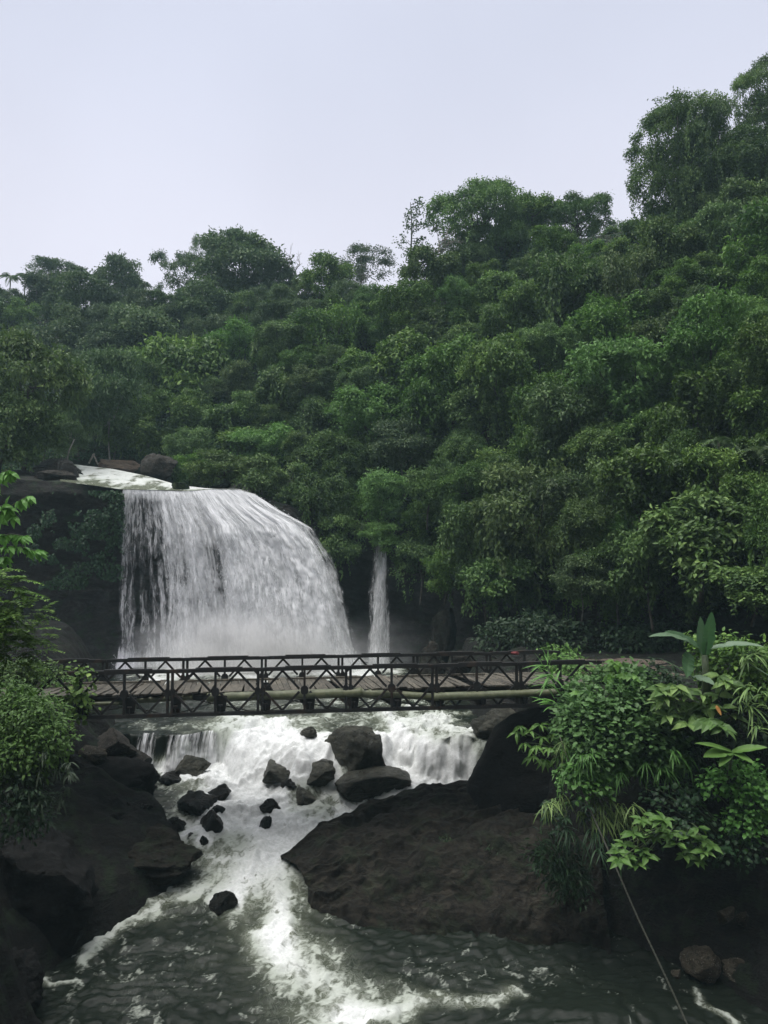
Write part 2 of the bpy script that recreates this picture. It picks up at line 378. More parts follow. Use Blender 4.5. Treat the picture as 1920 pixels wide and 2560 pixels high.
def build_river():
    Ys = np.concatenate([np.arange(16.0, 36.6, 0.055), np.arange(36.6, 60, 0.22)])
    Xs = np.arange(-17, 15.01, 0.065)
    X, Y = np.meshgrid(Xs, Ys)
    Z = zr(X, Y)
    px, py = proj(np.stack([X, Y, Z], -1))
    wx, wy = fbm(X * .8, Y * .8, 0, 5, 3) - .5, fbm(X * .8, Y * .8, 9, 6, 3) - .5
    fm = foam_at(px + wx * 90, py + wy * 70)
    aer = np.clip(.30 * foam_at(px + wx * 120, py + wy * 90, 1.9) + .55 * fm, 0, 1.1)
    slope = np.abs(np.gradient(Z, axis=0) / np.gradient(Y, axis=0))
    fm = np.clip(fm + 0.10 * sstep(0.4, 1.5, slope) * (X > -6.4), 0, 1.25)
    # choppy surface: ripples everywhere, lumps and crests where it is white
    far = sstep(38, 44, Y)
    Z = Z + .42 * np.exp(-((px - 1500) / 260) ** 2 - ((py - 2560) / 70) ** 2)
    rip = (fbm(X * .9 + wx * 5, Y * 1.9 + wy * 5, 0, 21, 4) - .5) * .16 + (fbm(X * 2.3 + wx * 5, Y * 6.5 + wy * 5, 0, 24, 4) - .5) * .11 + (ridged(X * .7 + wx * 4, Y * 1.5 + wy * 4, 0, 29, 4) - .5) * .12
    near = sstep(31.5, 27, Y); lump = (ridged(X * 0.95 + wx * 1.4, Y * 0.95 + wy * 1.4, 0, 41, 5) - .5) * (0.75 - .40 * near) + (fbm(X * 5.5, Y * 5.5, 0, 51, 3) - .5) * .22
    amp = sstep(0.15, 0.9, fm)
    Z = Z + rip * (1 - 0.7 * far) * (1 - .5 * amp) + lump * amp * (1 - .7 * far)
    Y2 = Y - sstep(.5, 1.6, slope) * ((fbm(X * 2.2, 0, Z * .6, 61, 4) - .5) * .9)
    # foam lace: bright where crests break
    w2x, w2y = fbm(X * 2.6, Y * 2.6, 0, 15, 3) - .5, fbm(X * 2.6, Y * 2.6, 5, 16, 3) - .5
    det = 0.36 * ridged(X * 1.5 + wx * 3.0, Y * 1.3 + wy * 3.0, 0.3, 71, 6) + 0.38 * ridged(X * 3.4 + w2x * 3, Y * 2.4 + w2y * 3, 0.7, 73, 4) + 0.26 * fbm(X * 7 + w2x * 4, Y * 6 + w2y * 4, 0.3, 77, 3)
    det = np.clip(.5 + (det - .5) * 1.45, 0, 1)
    for (rx, ry, rw, rd) in ROCKS_IN_WATER:       # water breaks white round the rocks
        e = np.hypot((X - rx) / (rw + .05), (Y - ry) / (rd + .05)); up = .65 + .35 * np.clip((Y - ry) / (rd + .05), -1, 1)
        fm = np.clip(fm + .55 * np.exp(-((e - 1.05) / (.16 + .12 / (rw + .1))) ** 2) * up * sstep(.0, .15, fm + .05), 0, 1.25)
    mb = MB(); mb.grid(np.stack([X, Y2, Z], -1), 0.5)
    o = mb.build('river', M['water'], smooth=True, attrs={'foam': fm, 'lace': det, 'aer': aer}, uv=np.stack([X, Y], -1).reshape(-1, 2))
    return tag(o, kind='structure')

m, t = mat('water')
out = N(t, 'ShaderNodeOutputMaterial'); pr = N(t, 'ShaderNodeBsdfPrincipled', Roughness=0.13)
pr.inputs['Specular IOR Level'].default_value = 0.22; pr.inputs['IOR'].default_value = 1.33
fa = N(t, 'ShaderNodeAttribute', attribute_name='foam').outputs['Fac']; la = N(t, 'ShaderNodeAttribute', attribute_name='lace').outputs['Fac']
g = N(t, 'ShaderNodeNewGeometry'); pos = g.outputs['Position']
nf = noise(t, pos, 9, 5, 0.7, sc=(1, 1.4, 1), dist=0.6); nm = noise(t, pos, 1.6, 5, 0.6, dist=0.5)
l2 = math_(t, 'ADD', math_(t, 'MULTIPLY', la, 0.72), math_(t, 'MULTIPLY', nf, 0.28))
thr = math_(t, 'SUBTRACT', 0.83, math_(t, 'MULTIPLY', fa, 0.42))
white = mrange(t, l2, math_(t, 'SUBTRACT', thr, 0.08), math_(t, 'ADD', thr, 0.13))
aer = N(t, 'ShaderNodeAttribute', attribute_name='aer').outputs['Fac']
murk = mrange(t, math_(t, 'ADD', aer, math_(t, 'MULTIPLY', math_(t, 'SUBTRACT', nm, 0.5), 0.40)), 0.08, 0.95)
ln1 = mrange(t, math_(t, 'ABSOLUTE', math_(t, 'SUBTRACT', noise(t, pos, 2.6, 5, 0.62, sc=(1, .8, 1), dist=1.3), 0.5)), 0.055, 0.0)
ln2 = mrange(t, math_(t, 'ABSOLUTE', math_(t, 'SUBTRACT', noise(t, pos, 6.5, 4, 0.62, sc=(1, .8, 1), dist=1.0), 0.5)), 0.06, 0.0)
web = math_(t, 'MULTIPLY', math_(t, 'MAXIMUM', ln1, math_(t, 'MULTIPLY', ln2, 0.3)), mrange(t, fa, 0.03, 0.7, 0, .45))
white = math_(t, 'MAXIMUM', white, web)
wc = mixc(t, murk, (0.010, 0.014, 0.010), (0.125, 0.138, 0.098))
col = mixc(t, white, wc, mixc(t, mrange(t, fa, 0.40, 1.10), (0.36, 0.39, 0.34), mixc(t, mrange(t, nf, 0.3, 0.7), (0.56, 0.58, 0.565), (0.78, 0.79, 0.79))))
lk(t, col, pr.inputs['Base Color']); lk(t, mrange(t, white, 0, 1, 0.2, 0.6, False), pr.inputs['Roughness'])
b = N(t, 'ShaderNodeBump', Strength=0.28, Distance=0.10)
lk(t, math_(t, 'ADD', math_(t, 'ADD', noise(t, pos, 2.2, 7, 0.7, sc=(1, 2.6, 1), dist=1.4), math_(t, 'MULTIPLY', noise(t, pos, 9, 4, 0.7, sc=(1, 2.2, 1), dist=.8), .35)), math_(t, 'MULTIPLY', math_(t, 'MULTIPLY', nf, white), 0.6)), b.inputs['Height']); lk(t, b.outputs[0], pr.inputs['Normal'])
lk(t, pr.outputs[0], out.inputs[0]); M['water'] = m

# falling water: white where the sheet is whole, open between the strands
def fall_mat(name, open_=0.0):
    m, t = mat(name)
    out = N(t, 'ShaderNodeOutputMaterial'); uv = N(t, 'ShaderNodeUVMap', uv_map='flow').outputs[0]
    de = N(t, 'ShaderNodeAttribute', attribute_name='dens').outputs['Fac']
    n1 = noise(t, uv, 1.0, 5, 0.6, sc=(3.3, 0.16, 1), dist=0.3); n2 = noise(t, uv, 1.0, 4, 0.7, sc=(10.5, 1.5, 1), dist=0.6); n3 = noise(t, uv, 1.0, 3, 0.6, sc=(0.8, 0.45, 1), dist=0.9)
    s = math_(t, 'ADD', math_(t, 'MULTIPLY', n1, 0.52), math_(t, 'ADD', math_(t, 'MULTIPLY', n2, 0.33), math_(t, 'MULTIPLY', n3, 0.15)))
    th = math_(t, 'SUBTRACT', 0.80 + open_, math_(t, 'MULTIPLY', de, 0.50))
    al = mrange(t, s, math_(t, 'SUBTRACT', th, 0.10), math_(t, 'ADD', th, 0.14))
    c = mixc(t, mrange(t, math_(t, 'ADD', math_(t, 'MULTIPLY', n2, .6), math_(t, 'MULTIPLY', n3, .4)), 0.36, 0.62), (0.63, 0.64, 0.645), (0.93, 0.935, 0.945))
    df = N(t, 'ShaderNodeBsdfDiffuse'); tl = N(t, 'ShaderNodeBsdfTranslucent'); lk(t, c, df.inputs['Color']); lk(t, c, tl.inputs['Color'])
    b = N(t, 'ShaderNodeBump', Strength=0.55, Distance=0.3); lk(t, s, b.inputs['Height']); lk(t, b.outputs[0], df.inputs['Normal'])
    m1 = N(t, 'ShaderNodeMixShader'); m1.inputs[0].default_value = 0.3; lk(t, df.outputs[0], m1.inputs[1]); lk(t, tl.outputs[0], m1.inputs[2])
    tp = N(t, 'ShaderNodeBsdfTransparent'); m2 = N(t, 'ShaderNodeMixShader'); lk(t, al, m2.inputs[0]); lk(t, tp.outputs[0], m2.inputs[1]); lk(t, m1.outputs[0], m2.inputs[2])
    lk(t, m2.outputs[0], out.inputs[0]); return m
M['fall'] = fall_mat('falling_water'); M['fall_thin'] = fall_mat('falling_water_thin', 0.05)
M['drop'] = plain_mat('water_drops', (0.78, 0.79, 0.80), (0.86, 0.87, 0.88), 0.5, 3, bump=0)

LIPX = [(0, 307, 1224, 54.0), (.25, 390, 1226, 54.4), (.5, 472, 1228, 54.8), (.7, 540, 1223, 55.0), (.88, 600, 1225, 55.0), (1, 637, 1236, 55.0)]
def lip(u):
    a = np.array(LIPX); x = np.interp(u, a[:, 0], a[:, 1]); y = np.interp(u, a[:, 0], a[:, 2]); Yd = np.interp(u, a[:, 0], a[:, 3])
    return np.stack([at(p, q, r) for p, q, r in zip(x, y, Yd)])
EDROP = np.array([0, 18, 41, 87, 145, 214, 336, 415]) * 55 / F; EDX = np.array([0, 26, 57, 133, 173, 202, 231, 246]) * 55 / F
def fall_point(u, t, out=0.0):
    """u along the lip, t from 0 at the lip to 1 at the pool"""
    L = lip(u); drop = (L[:, 2] - POOL_Z + .2) * t
    s = 1.13 * np.clip(u, 0, 1) ** 1.35
    dx = np.interp(drop * np.interp(u, [0, 1], [.9, 1]), EDROP, EDX) * s
    fw = (0.5 + 2.4 * u) * (1 - (1 - np.clip(t, 0, 1)) ** 2.2) * 0.9 + out * np.clip(t * 4, 0, 1)
    return np.stack([L[:, 0] + dx, L[:, 1] - fw, L[:, 2] - drop], -1)
def dens(u, t):
    d = np.interp(u, [0, .05, .12, .2, .28, .38, .47, .515, .56, .66, 1], [.84, .62, .54, .58, .74, .82, .80, .70, .90, 1.05, 1.12])
    d = d - .10 * sstep(.1, .5, t) * (u < .52) + .35 * sstep(.82, 1.0, t) + .3 * sstep(.08, 0, t)
    return d - 0.45 * sstep(.03, 0.0, u) - 0.75 * sstep(.90, 1.0, u) * sstep(.05, .3, t)
def fall_layer(mb, out, nu, nt, seed, du=0.0):
    u = np.linspace(0, 1, nu); tt = np.linspace(0, 1, nt) ** 1.15
    U, T = np.meshgrid(u, tt); P = fall_point(U.ravel(), T.ravel(), out).reshape(nt, nu, 3)
    s = U * 9.5; q = T * 12
    P[..., 1] -= ((fbm(s * 1.1, q * .22, 0, seed, 4) - .5) * 1.5 + (fbm(s * 3.2, q * .7, 0, seed + 5, 4) - .5) * (.4 + .25 * sstep(.35, .8, U))) * np.clip(T * 3 + .15, 0, 1) * (0.4 + .6 * U)
    P[..., 0] += (fbm(s * 2, q * .5, 3, seed + 9, 3) - .5) * .35 * np.clip(T * 3, 0, 1)
    mb.grid(P, 0.5)
    return np.stack([s + seed * 3.7, q + seed], -1).reshape(-1, 2), dens(U, T).ravel() - du
def spray_drops(mb, pts, r0, r1):
    n = len(pts); a = unit(RNG.normal(size=(n, 3))); b = unit(np.cross(a, RNG.normal(size=(n, 3)))); r = RNG.uniform(r0, r1, n)[:, None]
    c = np.cross(a, b)
    P = np.stack([pts + a * r, pts - a * r * .5 + b * r * .8, pts - a * r * .5 - b * r * .4 + c * r * .7, pts - a * r * .5 - b * r * .4 - c * r * .7], 1)
    f = np.array([[0, 1, 2], [0, 2, 3], [0, 3, 1], [1, 3, 2]])
    mb.add(P.reshape(-1, 3), (f[None] + np.arange(n)[:, None, None] * 4).reshape(-1, 3), 0.5)

def build_falls():
    mb = MB(); uv, de = [], []
    for k, (o_, du) in enumerate(((0, 0), (.45, .16), (.9, .30))):
        a, d = fall_layer(mb, o_, 200, 170, 11 + k * 20, du); uv.append(a); de.append(d)
    w = mb.build('waterfall', M['fall'], smooth=True, attrs={'dens': np.concatenate(de)}, uv=np.concatenate(uv))
    tag(w, 'broad white waterfall curving over the cliff lip into the pool behind the bridge', 'waterfall', kind='structure')
    n = 60000; u = RNG.random(n) ** .7; tt = RNG.random(n) ** .8
    keep = RNG.random(n) < np.clip((dens(u, tt) - .62) * 1.8, 0.0, 1); u, tt = u[keep], tt[keep]
    P = fall_point(u, tt, .3) + RNG.normal(size=(len(u), 3)) * np.array([.16, .45, .2]) * (0.3 + tt[:, None])
    P[:, 1] -= .5 * tt; mb = MB(); spray_drops(mb, P, .012, .036); mb.build('water_drops', M['drop'], w)
    # narrow fall
    mb = MB(); uv, de = [], []
    for k in range(2):
        nt, nu = 130, 40; U, T = np.meshgrid(np.linspace(0, 1, nu), np.linspace(0, 1, nt))
        A = at(934, 1336, 55.8); B = at(976, 1336, 55.8); C = at(904, 1640, 54.6); D = at(988, 1640, 54.6)
        k2 = T[..., None] ** .75; Lf = A + (C - A) * k2; Rt = B + (D - B) * k2; P = Lf + (Rt - Lf) * U[..., None]
        P[..., 2] = A[2] + (POOL_Z - .1 - A[2]) * T
        P[..., 1] -= (fbm(U * 4, T * 5, k, 90, 3) - .5) * .6 + .5 * np.sin(U * 3.14) + .25 * k
        P[..., 0] += (fbm(U * 2, T * 6, k, 95, 3) - .5) * .35
        mb.grid(P, .5); uv.append(np.stack([U * 2.2 + 40 + k * 9, T * 9], -1).reshape(-1, 2))
        de.append(((.95 - .25 * k) * np.sin(np.clip(U, .0, 1) * math.pi) ** .8 + .14 * T - .12 - .25 * sstep(.25, 0, T)).ravel())
    w2 = mb.build('waterfall', M['fall'], smooth=True, attrs={'dens': np.concatenate(de)}, uv=np.concatenate(uv))
    tag(w2, 'narrow white side waterfall dropping from the bushes right of the broad fall', 'waterfall', kind='structure')
    # two little falls over the ledge below the bridge
    for x0, x1, dd, lab in ((347, 396, .62, 'small thin waterfall over the dark ledge, nearest the left bank rocks'), (424, 545, .66, 'small lacy waterfall over the dark ledge beside the white rapids')):
        mb = MB(); nu, nt = 60, 50; U, T = np.meshgrid(np.linspace(0, 1, nu), np.linspace(0, 1, nt))
        A = at(x0, 1822, 33.9); B = at(x1, 1822, 33.9); P = A + (B - A) * U[..., None]
        P[..., 2] = POOL_Z - .12 - 1.75 * T; P[..., 1] = lipY(P[..., 0]) - .1 - .75 * np.sqrt(T) - (fbm(U * 6, T * 3, 0, 33, 3) - .5) * .3
        mb.grid(P, .5)
        o = mb.build('waterfall', M['fall_thin'], smooth=True, attrs={'dens': dd + .35 * T - .25 * sstep(.06, 0, np.minimum(U, 1 - U)) + .3 * (fbm(U * 7, T, 0, 37, 2) - .5)}, uv=np.stack([U * (x1 - x0) / 40. + x0, T * 1.6], -1).reshape(-1, 2))
        tag(o, lab, 'waterfall', kind='structure')
    # the stream above the lip
    nu, nv = 150, 60
    near = [(150, 1203, 52.9), (230, 1213, 53.4), (300, 1223, 53.95), (390, 1225, 54.35), (472, 1227, 54.75), (540, 1222, 54.95), (600, 1224, 54.95), (640, 1237, 54.95)]
    far = [(150, 1156, 65), (185, 1161, 64), (280, 1172, 62.5), (365, 1189, 60.5), (440, 1211, 58), (520, 1221, 56.8), (600, 1223, 56.2), (640, 1236, 55.9)]
    s = np.linspace(0, 1, 8); uu = np.linspace(0, 1, nu)
    A = np.stack([np.interp(uu, s, c) for c in np.array([at(*p) for p in near]).T], -1); B = np.stack([np.interp(uu, s, c) for c in np.array([at(*p) for p in far]).T], -1)
    v = np.linspace(0, 1, nv)[:, None, None]; P = A[None] * (1 - v) + B[None] * v
    U, V = np.meshgrid(uu, v.ravel()); px, py = proj(P)
    wob = fbm(P[..., 0] * .9, P[..., 1] * .5, 0, 46, 4) - .5
    fm = .60 * sstep(180, 205, px) * sstep(0.04, .40, V + .7 * wob - .10 * sstep(300, 400, px) + .2 * sstep(420, 470, px)) + .16
    fm = np.clip(fm + .15 * sstep(420, 480, px), 0, 1.1)
    P[..., 2] += (ridged(P[..., 0] * 1.1, P[..., 1] * .8, 0, 44, 5) - .5) * .45 * fm * np.sin(np.clip(V, 0, 1) * 3.14) * sstep(420, 370, px)
    det = np.clip(.54 + 1.5 * (0.6 * ridged(P[..., 0] * 1.0, P[..., 1] * .45, 0.3, 71, 5) + 0.4 * fbm(P[..., 0] * 4, P[..., 1] * 1.6, 0.3, 77, 4) - .5), 0, 1)
    mb = MB(); mb.grid(P, .5); tag(mb.build('stream', M['water'], smooth=True, attrs={'foam': fm, 'lace': det, 'aer': 0 * fm + .95}, uv=P[..., :2].reshape(-1, 2)), kind='structure')

def mist(name, c, r, dn):
    m, t = mat('mist_air'); out = N(t, 'ShaderNodeOutputMaterial'); vs = N(t, 'ShaderNodeVolumeScatter', Anisotropy=0.1); vs.inputs['Color'].default_value = (.96, .97, 1, 1)
    tcn = N(t, 'ShaderNodeTexCoord'); ob = tcn.outputs['Object']
    ln = N(t, 'ShaderNodeVectorMath'); ln.operation = 'LENGTH'; lk(t, ob, ln.inputs[0])
    g = N(t, 'ShaderNodeNewGeometry'); n = noise(t, g.outputs['Position'], 0.55, 3, 0.6)
    f = math_(t, 'MULTIPLY', mrange(t, ln.outputs['Value'], 1.0, 0.15), mrange(t, n, 0.34, 0.66, .15, 1.0))
    lk(t, math_(t, 'MULTIPLY', f, dn), vs.inputs['Density']); lk(t, vs.outputs[0], out.inputs['Volume'])
    me = bpy.data.meshes.new(name); bm = bmesh.new(); bmesh.ops.create_icosphere(bm, subdivisions=3, radius=1); bm.to_mesh(me); bm.free(); me.materials.append(m)
    o = bpy.data.objects.new(name, me); COL.objects.link(o); o.location = c; o.scale = r; return tag(o, kind='stuff')
# ------------------------------------------------------------------ hills and cliff
HX = [-700, -300, 0, 300, 600, 900, 1200, 1500, 1920, 2300, 2700]
HY = [100, 300, 500, 700, 900, 1100, 1300, 1500, 1680]
HD = np.array([
 [140, 140, 138, 134, 128, 116, 100, 88, 70, 58, 50],
 [140, 138, 134, 128, 120, 108, 93, 81, 65, 54, 46],
 [134, 130, 124, 118, 110, 100, 84, 74, 60, 50, 42],
 [118, 112, 106, 100, 94, 86, 73, 65, 54, 45, 38],
 [94, 92, 88, 84, 80, 73, 64, 57, 47, 39, 34],
 [76, 74, 72, 72, 68, 64, 57, 50.5, 42, 35, 30],
 [62, 62, 63, 65, 62, 60, 53, 46.5, 38.5, 32, 28],
 [58, 58, 60, 62, 60, 57, 50, 44, 36.5, 30, 26],
 [56, 56, 58, 60, 58, 55.5, 48, 42, 36, 30, 26]], float)
def hdepth(px, py):
    px = np.asarray(px, float); py = np.asarray(py, float)
    ix = np.clip(np.searchsorted(HX, px) - 1, 0, len(HX) - 2); iy = np.clip(np.searchsorted(HY, py) - 1, 0, len(HY) - 2)
    hx, hy = np.array(HX, float), np.array(HY, float)
    fx = np.clip((px - hx[ix]) / (hx[ix + 1] - hx[ix]), 0, 1); fy = np.clip((py - hy[iy]) / (hy[iy + 1] - hy[iy]), 0, 1)
    a = HD[iy, ix] * (1 - fx) + HD[iy, ix + 1] * fx; b = HD[iy + 1, ix] * (1 - fx) + HD[iy + 1, ix + 1] * fx
    return a * (1 - fy) + b * fy
RX = [-700, -300, 0, 200, 400, 600, 760, 900, 1040, 1150, 1300, 1500, 1640, 1780, 1920, 2300, 2700]
RY = [800, 770, 760, 770, 760, 720, 745, 720, 730, 640, 600, 590, 570, 480, 400, 320, 300]
def ridge(px): return np.interp(px, RX, RY)
BX = [-700, 0, 180, 330, 440, 520, 640, 800, 900, 1000, 1200, 1500, 1800, 2300, 2700]
BY = [1230, 1200, 1150, 1140, 1175, 1205, 1230, 1325, 1380, 1430, 1480, 1505, 1530, 1570, 1600]
def hbase(px): return np.interp(px, BX, BY)

def build_hill():
    cols = np.linspace(-650, 2650, 190); rows = np.linspace(0, 1, 120)
    P = np.zeros((len(rows) + 14, len(cols), 3))
    for j, px in enumerate(cols):
        y0, y1 = hbase(px), ridge(px)
        for i, r in enumerate(rows):
            py = y0 + (y1 - y0) * r; P[i, j] = at(px, py, float(hdepth(px, py)) + 3.0)
        top = P[len(rows) - 1, j].copy()
        for k in range(14):   # beyond the crest the ground falls away again
            d = unit(np.array([top[0], top[1], 0])); P[len(rows) + k, j] = top + d * (k + 1) * 2.6 + np.array([0, 0, -0.09 * (k + 1) ** 2])
    a = (fbm(P[..., 0] * .12, P[..., 1] * .12, P[..., 2] * .12, 3, 4) - .5)[..., None] * np.array([2.0, 2.5, 2.5])
    P += a * np.concatenate([np.linspace(.2, 1, 20), np.ones(len(P) - 20)])[:, None, None]
    foot = P[:1].copy(); foot[..., 2] -= 9; P = np.concatenate([foot, P])      # the foot of the slope goes down behind the cliff
    mb = MB(); mb.grid(P, .5); return tag(mb.build('hillside', M['soil'], smooth=True), kind='structure')

CL = np.array([  # px, depth, top py
    (-900, 44, 1215), (-300, 49, 1205), (30, 52, 1197), (180, 53, 1207), (300, 54.3, 1227), (420, 55.0, 1229), (540, 55.6, 1226), (637, 55.8, 1240), (720, 56.2, 1262), (800, 56.6, 1310),
    (900, 57, 1330), (960, 56.6, 1345), (1030, 55, 1370), (1150, 51.5, 1390), (1300, 48, 1400), (1500, 44.5, 1420), (1700, 41, 1430), (1950, 37, 1440), (2400, 31, 1450), (2900, 26, 1460)])
def build_cliff():
    n = 420; pxs = np.linspace(-880, 2850, n); D = np.interp(pxs, CL[:, 0], CL[:, 1]); T = np.interp(pxs, CL[:, 0], CL[:, 2])
    top = np.stack([at(a, c, b) for a, b, c in zip(pxs, D, T)]); bot = top.copy(); bot[:, 2] = -9.0
    ho = np.stack([top[:, 0], top[:, 1], 0 * D], -1); outw = -unit(ho)
    rows = []
    m = 90
    for i in range(m):
        k = i / (m - 1); z = bot[:, 2] + (top[:, 2] - bot[:, 2]) * k
        P = np.stack([top[:, 0], top[:, 1], z], -1)
        und = 1.5 * math.sin(k * math.pi) ** 2 * (1 - k) * 1.6           # the face is undercut below its lip
        nse = (fbm(P[:, 0] * .22, P[:, 1] * .22, P[:, 2] * .4, 8, 5) - .5) * 2.6 + (ridged(P[:, 0] * .6, P[:, 1] * .6, P[:, 2] * 1.1, 18, 4) - .5) * .9
        lipw = sstep(1.0, .93, k)
        rows.append(P - outw * (und + .1) [None] if np.ndim(und) else P - outw * (und - nse * lipw * .7)[:, None])
    for k in range(1, 22):  # and its top runs back to the foot of the hill
        q = k / 21.0; dd = 9.5 * q
        rise = np.interp(pxs, [-900, 0, 300, 480, 640, 800, 2850], [1.2, 1.6, 2.2, 1.4, 2.5, 4.5, 5.0]) * q
        P = top - outw * dd; P[:, 2] += rise - .12 + (fbm(P[:, 0] * .7, P[:, 1] * .7, 0, 28, 4) - .5) * .35
        P[:, 2] -= .55 * min(1, k / 2) * sstep(165, 200, pxs) * sstep(680, 640, pxs)      # the bed of the stream
        rows.append(P)
    mb = MB(); mb.grid(np.array(rows), .5, flip=True); return tag(mb.build('cliff', M['cliff'], smooth=True), kind='structure')

def build_gorge_blocker():
    """unseen gorge side, added behind and beside the viewer to block low skylight"""
    th = np.linspace(math.radians(-62), math.radians(242), 130) ; k = np.linspace(0, 1, 40)
    A, K = np.meshgrid(-th, k); R = 24 + 34 * K + 10 * np.maximum(np.cos(A * 1.0 + .3), 0)
    Z = -11 + 78 * K ** .85 * (.55 + .45 * sstep(-1, .3, -np.sin(A)))
    P = np.stack([R * np.cos(A), R * np.sin(A) - 6, Z], -1); P += (fbm(P[..., 0] * .12, P[..., 1] * .12, P[..., 2] * .12, 55, 4) - .5)[..., None] * 4
    mb = MB(); mb.grid(P, .5); return tag(mb.build('hillside', M['soil'], smooth=True), kind='structure')  # added out of view, made tall to cut frontal light on the foreground

# ------------------------------------------------------------------ trees: crowns of clumps of leaves on limbs
def crown_leaves(seed, nl, leaf, lobes, flat=0.8, hang=0.0, open_=0.0, spiky=0.0, big=False, low=-.55, per=4):
    r = np.random.default_rng(seed); mb = MB(); C = []
    k = 0
    while len(C) < lobes and k < 6000:
        k += 1; p = r.normal(size=3); p /= np.linalg.norm(p); p *= r.random() ** .35 * .74
        p[2] = p[2] * flat * .9 + .02
        rad = r.uniform(.26, .50) * (1 - .25 * np.linalg.norm(p))
        if p[2] < low: continue
        if all(np.linalg.norm(p - q) > .50 * (rad + s) for q, s in C): C.append((p, rad))
    # every lobe is heaped up from smaller clumps, which leave dark gaps between them
    sc, sr, tn0 = [], [], []
    for p, rad in C:
        t0 = r.normal() * .10
        for _ in range(r.integers(9, 14)):
            d = unit(r.normal(size=3) + np.array([0, 0, .45]) + .5 * unit(p)); q = r.uniform(.24, .46)
            sc.append(p + d * rad * r.uniform(.62, .92) * np.array([1.1, 1.1, .85])); sr.append(rad * q); tn0.append(t0 + r.normal() * .09)
    sc, sr, tn0 = np.array(sc), np.array(sr), np.array(tn0)
    cen = np.array([c for c, _ in C]); rad = np.array([q for _, q in C])
    pts, out, tn = [], [], []; tot = 0
    while tot < nl:
        n = nl * 2; i = r.choice(len(sc), n, p=sr ** 2 / np.sum(sr ** 2))
        d = unit(r.normal(size=(n, 3)) + np.array([0, 0, .55])); rr = np.abs(r.normal(1.0, .16, n))
        P = sc[i] + d * (sr[i] * rr)[:, None] * np.array([1.25, 1.25, .72])
        dist = np.linalg.norm((P[:, None] - cen[None]) / np.array([1.05, 1.05, .86]), axis=2) / rad[None]
        lump = fbm(P[:, 0] * 4, P[:, 1] * 4, P[:, 2] * 4, seed, 3)
        ok = (dist.min(1) > .66) & (lump > .40 + open_ * .40) & (d[:, 2] > -.45 + .3 * r.random(n))
        pts.append(P[ok]); out.append(d[ok]); tn.append(tn0[i][ok] ); tot += ok.sum()
    P = np.concatenate(pts)[:nl]; D = np.concatenate(out)[:nl]; tn = np.concatenate(tn)[:nl]
    # each point carries a small spray of leaves
    n = len(P); ax = unit(D * np.array([1, 1, .3]) + r.normal(size=D.shape) * .5)
    P4 = np.repeat(P, per, 0) + r.normal(size=(n * per, 3)) * leaf * .55 + np.repeat(ax, per, 0) * (np.tile(np.linspace(-.6, .9, per), n) * leaf)[:, None]; D4 = np.repeat(D, per, 0); t4 = np.repeat(tn, per)
    dirv = unit(np.repeat(ax, per, 0) + r.normal(size=D4.shape) * .6 + np.array([0, 0, -.30 + spiky]))
    nrm = unit(D4 * .65 + np.array([0, 0, .65]) + r.normal(size=D4.shape) * .30)
    mb.leaves(P4, dirv, nrm, leaf * r.uniform(.7, 1.4, n * per), leaf * r.uniform(.42, .66, n * per), .06, .22, np.clip(.44 + t4 + r.normal(size=n * per) * .16, 0, 1), 'f' if big else 's')
    if hang > 0:   # creepers hanging in strands from the edge of the crown
        ns = int(70 * hang); i = r.integers(0, len(C), ns)
        a = r.random(ns) * 6.283; st = cen[i] + np.stack([np.cos(a), np.sin(a), -.1 + 0 * a], -1) * rad[i][:, None]
        for s0 in st:
            ln = r.uniform(.25, .8); m_ = int(ln / (leaf * .30)); q = np.linspace(0, 1, m_)
            Q = s0 + np.stack([.05 * np.sin(q * 4 + s0[0] * 9), .05 * np.cos(q * 3), -ln * q], -1) + r.normal(size=(m_, 3)) * leaf * (.55 - .3 * q)[:, None]
            dv = unit(r.normal(size=(m_, 3)) * .6 + np.array([0, 0, -1.]) + unit(s0 * np.array([1, 1, 0])) * .5)
            mb.leaves(Q, dv, unit(s0 * np.array([1, 1, 0]) + np.array([0, 0, .6]) + r.normal(size=(m_, 3)) * .4), leaf * 1.0, leaf * .62, .06, .2, np.clip(.42 + r.normal(size=m_) * .2, 0, 1))
    return mb, C
def trunk_limbs(seed, C, drop, rad=.035, mx=9):
    r = np.random.default_rng(seed + 99); mb = MB(); q = np.linspace(0, 1, 9)
    lean = r.normal(size=2) * .10
    z = -drop + (drop - .05) * q
    T = np.stack([lean[0] * (q - 1) + .04 * np.sin(q * 5 + seed), lean[1] * (q - 1) + .04 * np.cos(q * 4), z], -1)
    mb.tube(T, rad * (1.25 - .7 * q), 7, .5)
    for c, rr in C[:mx]:
        s = T[r.integers(5, 9)]; k = np.linspace(0, 1, 6)[:, None]; mid = np.array([0, 0, -.10])
        mb.tube(s * (1 - k) + c * k + mid * np.sin(k * math.pi), rad * np.linspace(.55, .14, 6), 5, .5)
    return mb
PROTO, DROP = {}, {}
def proto(key, mat_, bark='bark', drop=1.3, rad=.035, mx=9, **kw):
    mb, C = crown_leaves(**kw); me = mb.mesh('crown', M[mat_]); tm = trunk_limbs(kw['seed'], C, drop, rad, mx).mesh('trunk', M[bark], True)
    PROTO[key] = (me, tm); DROP[key[0]] = drop
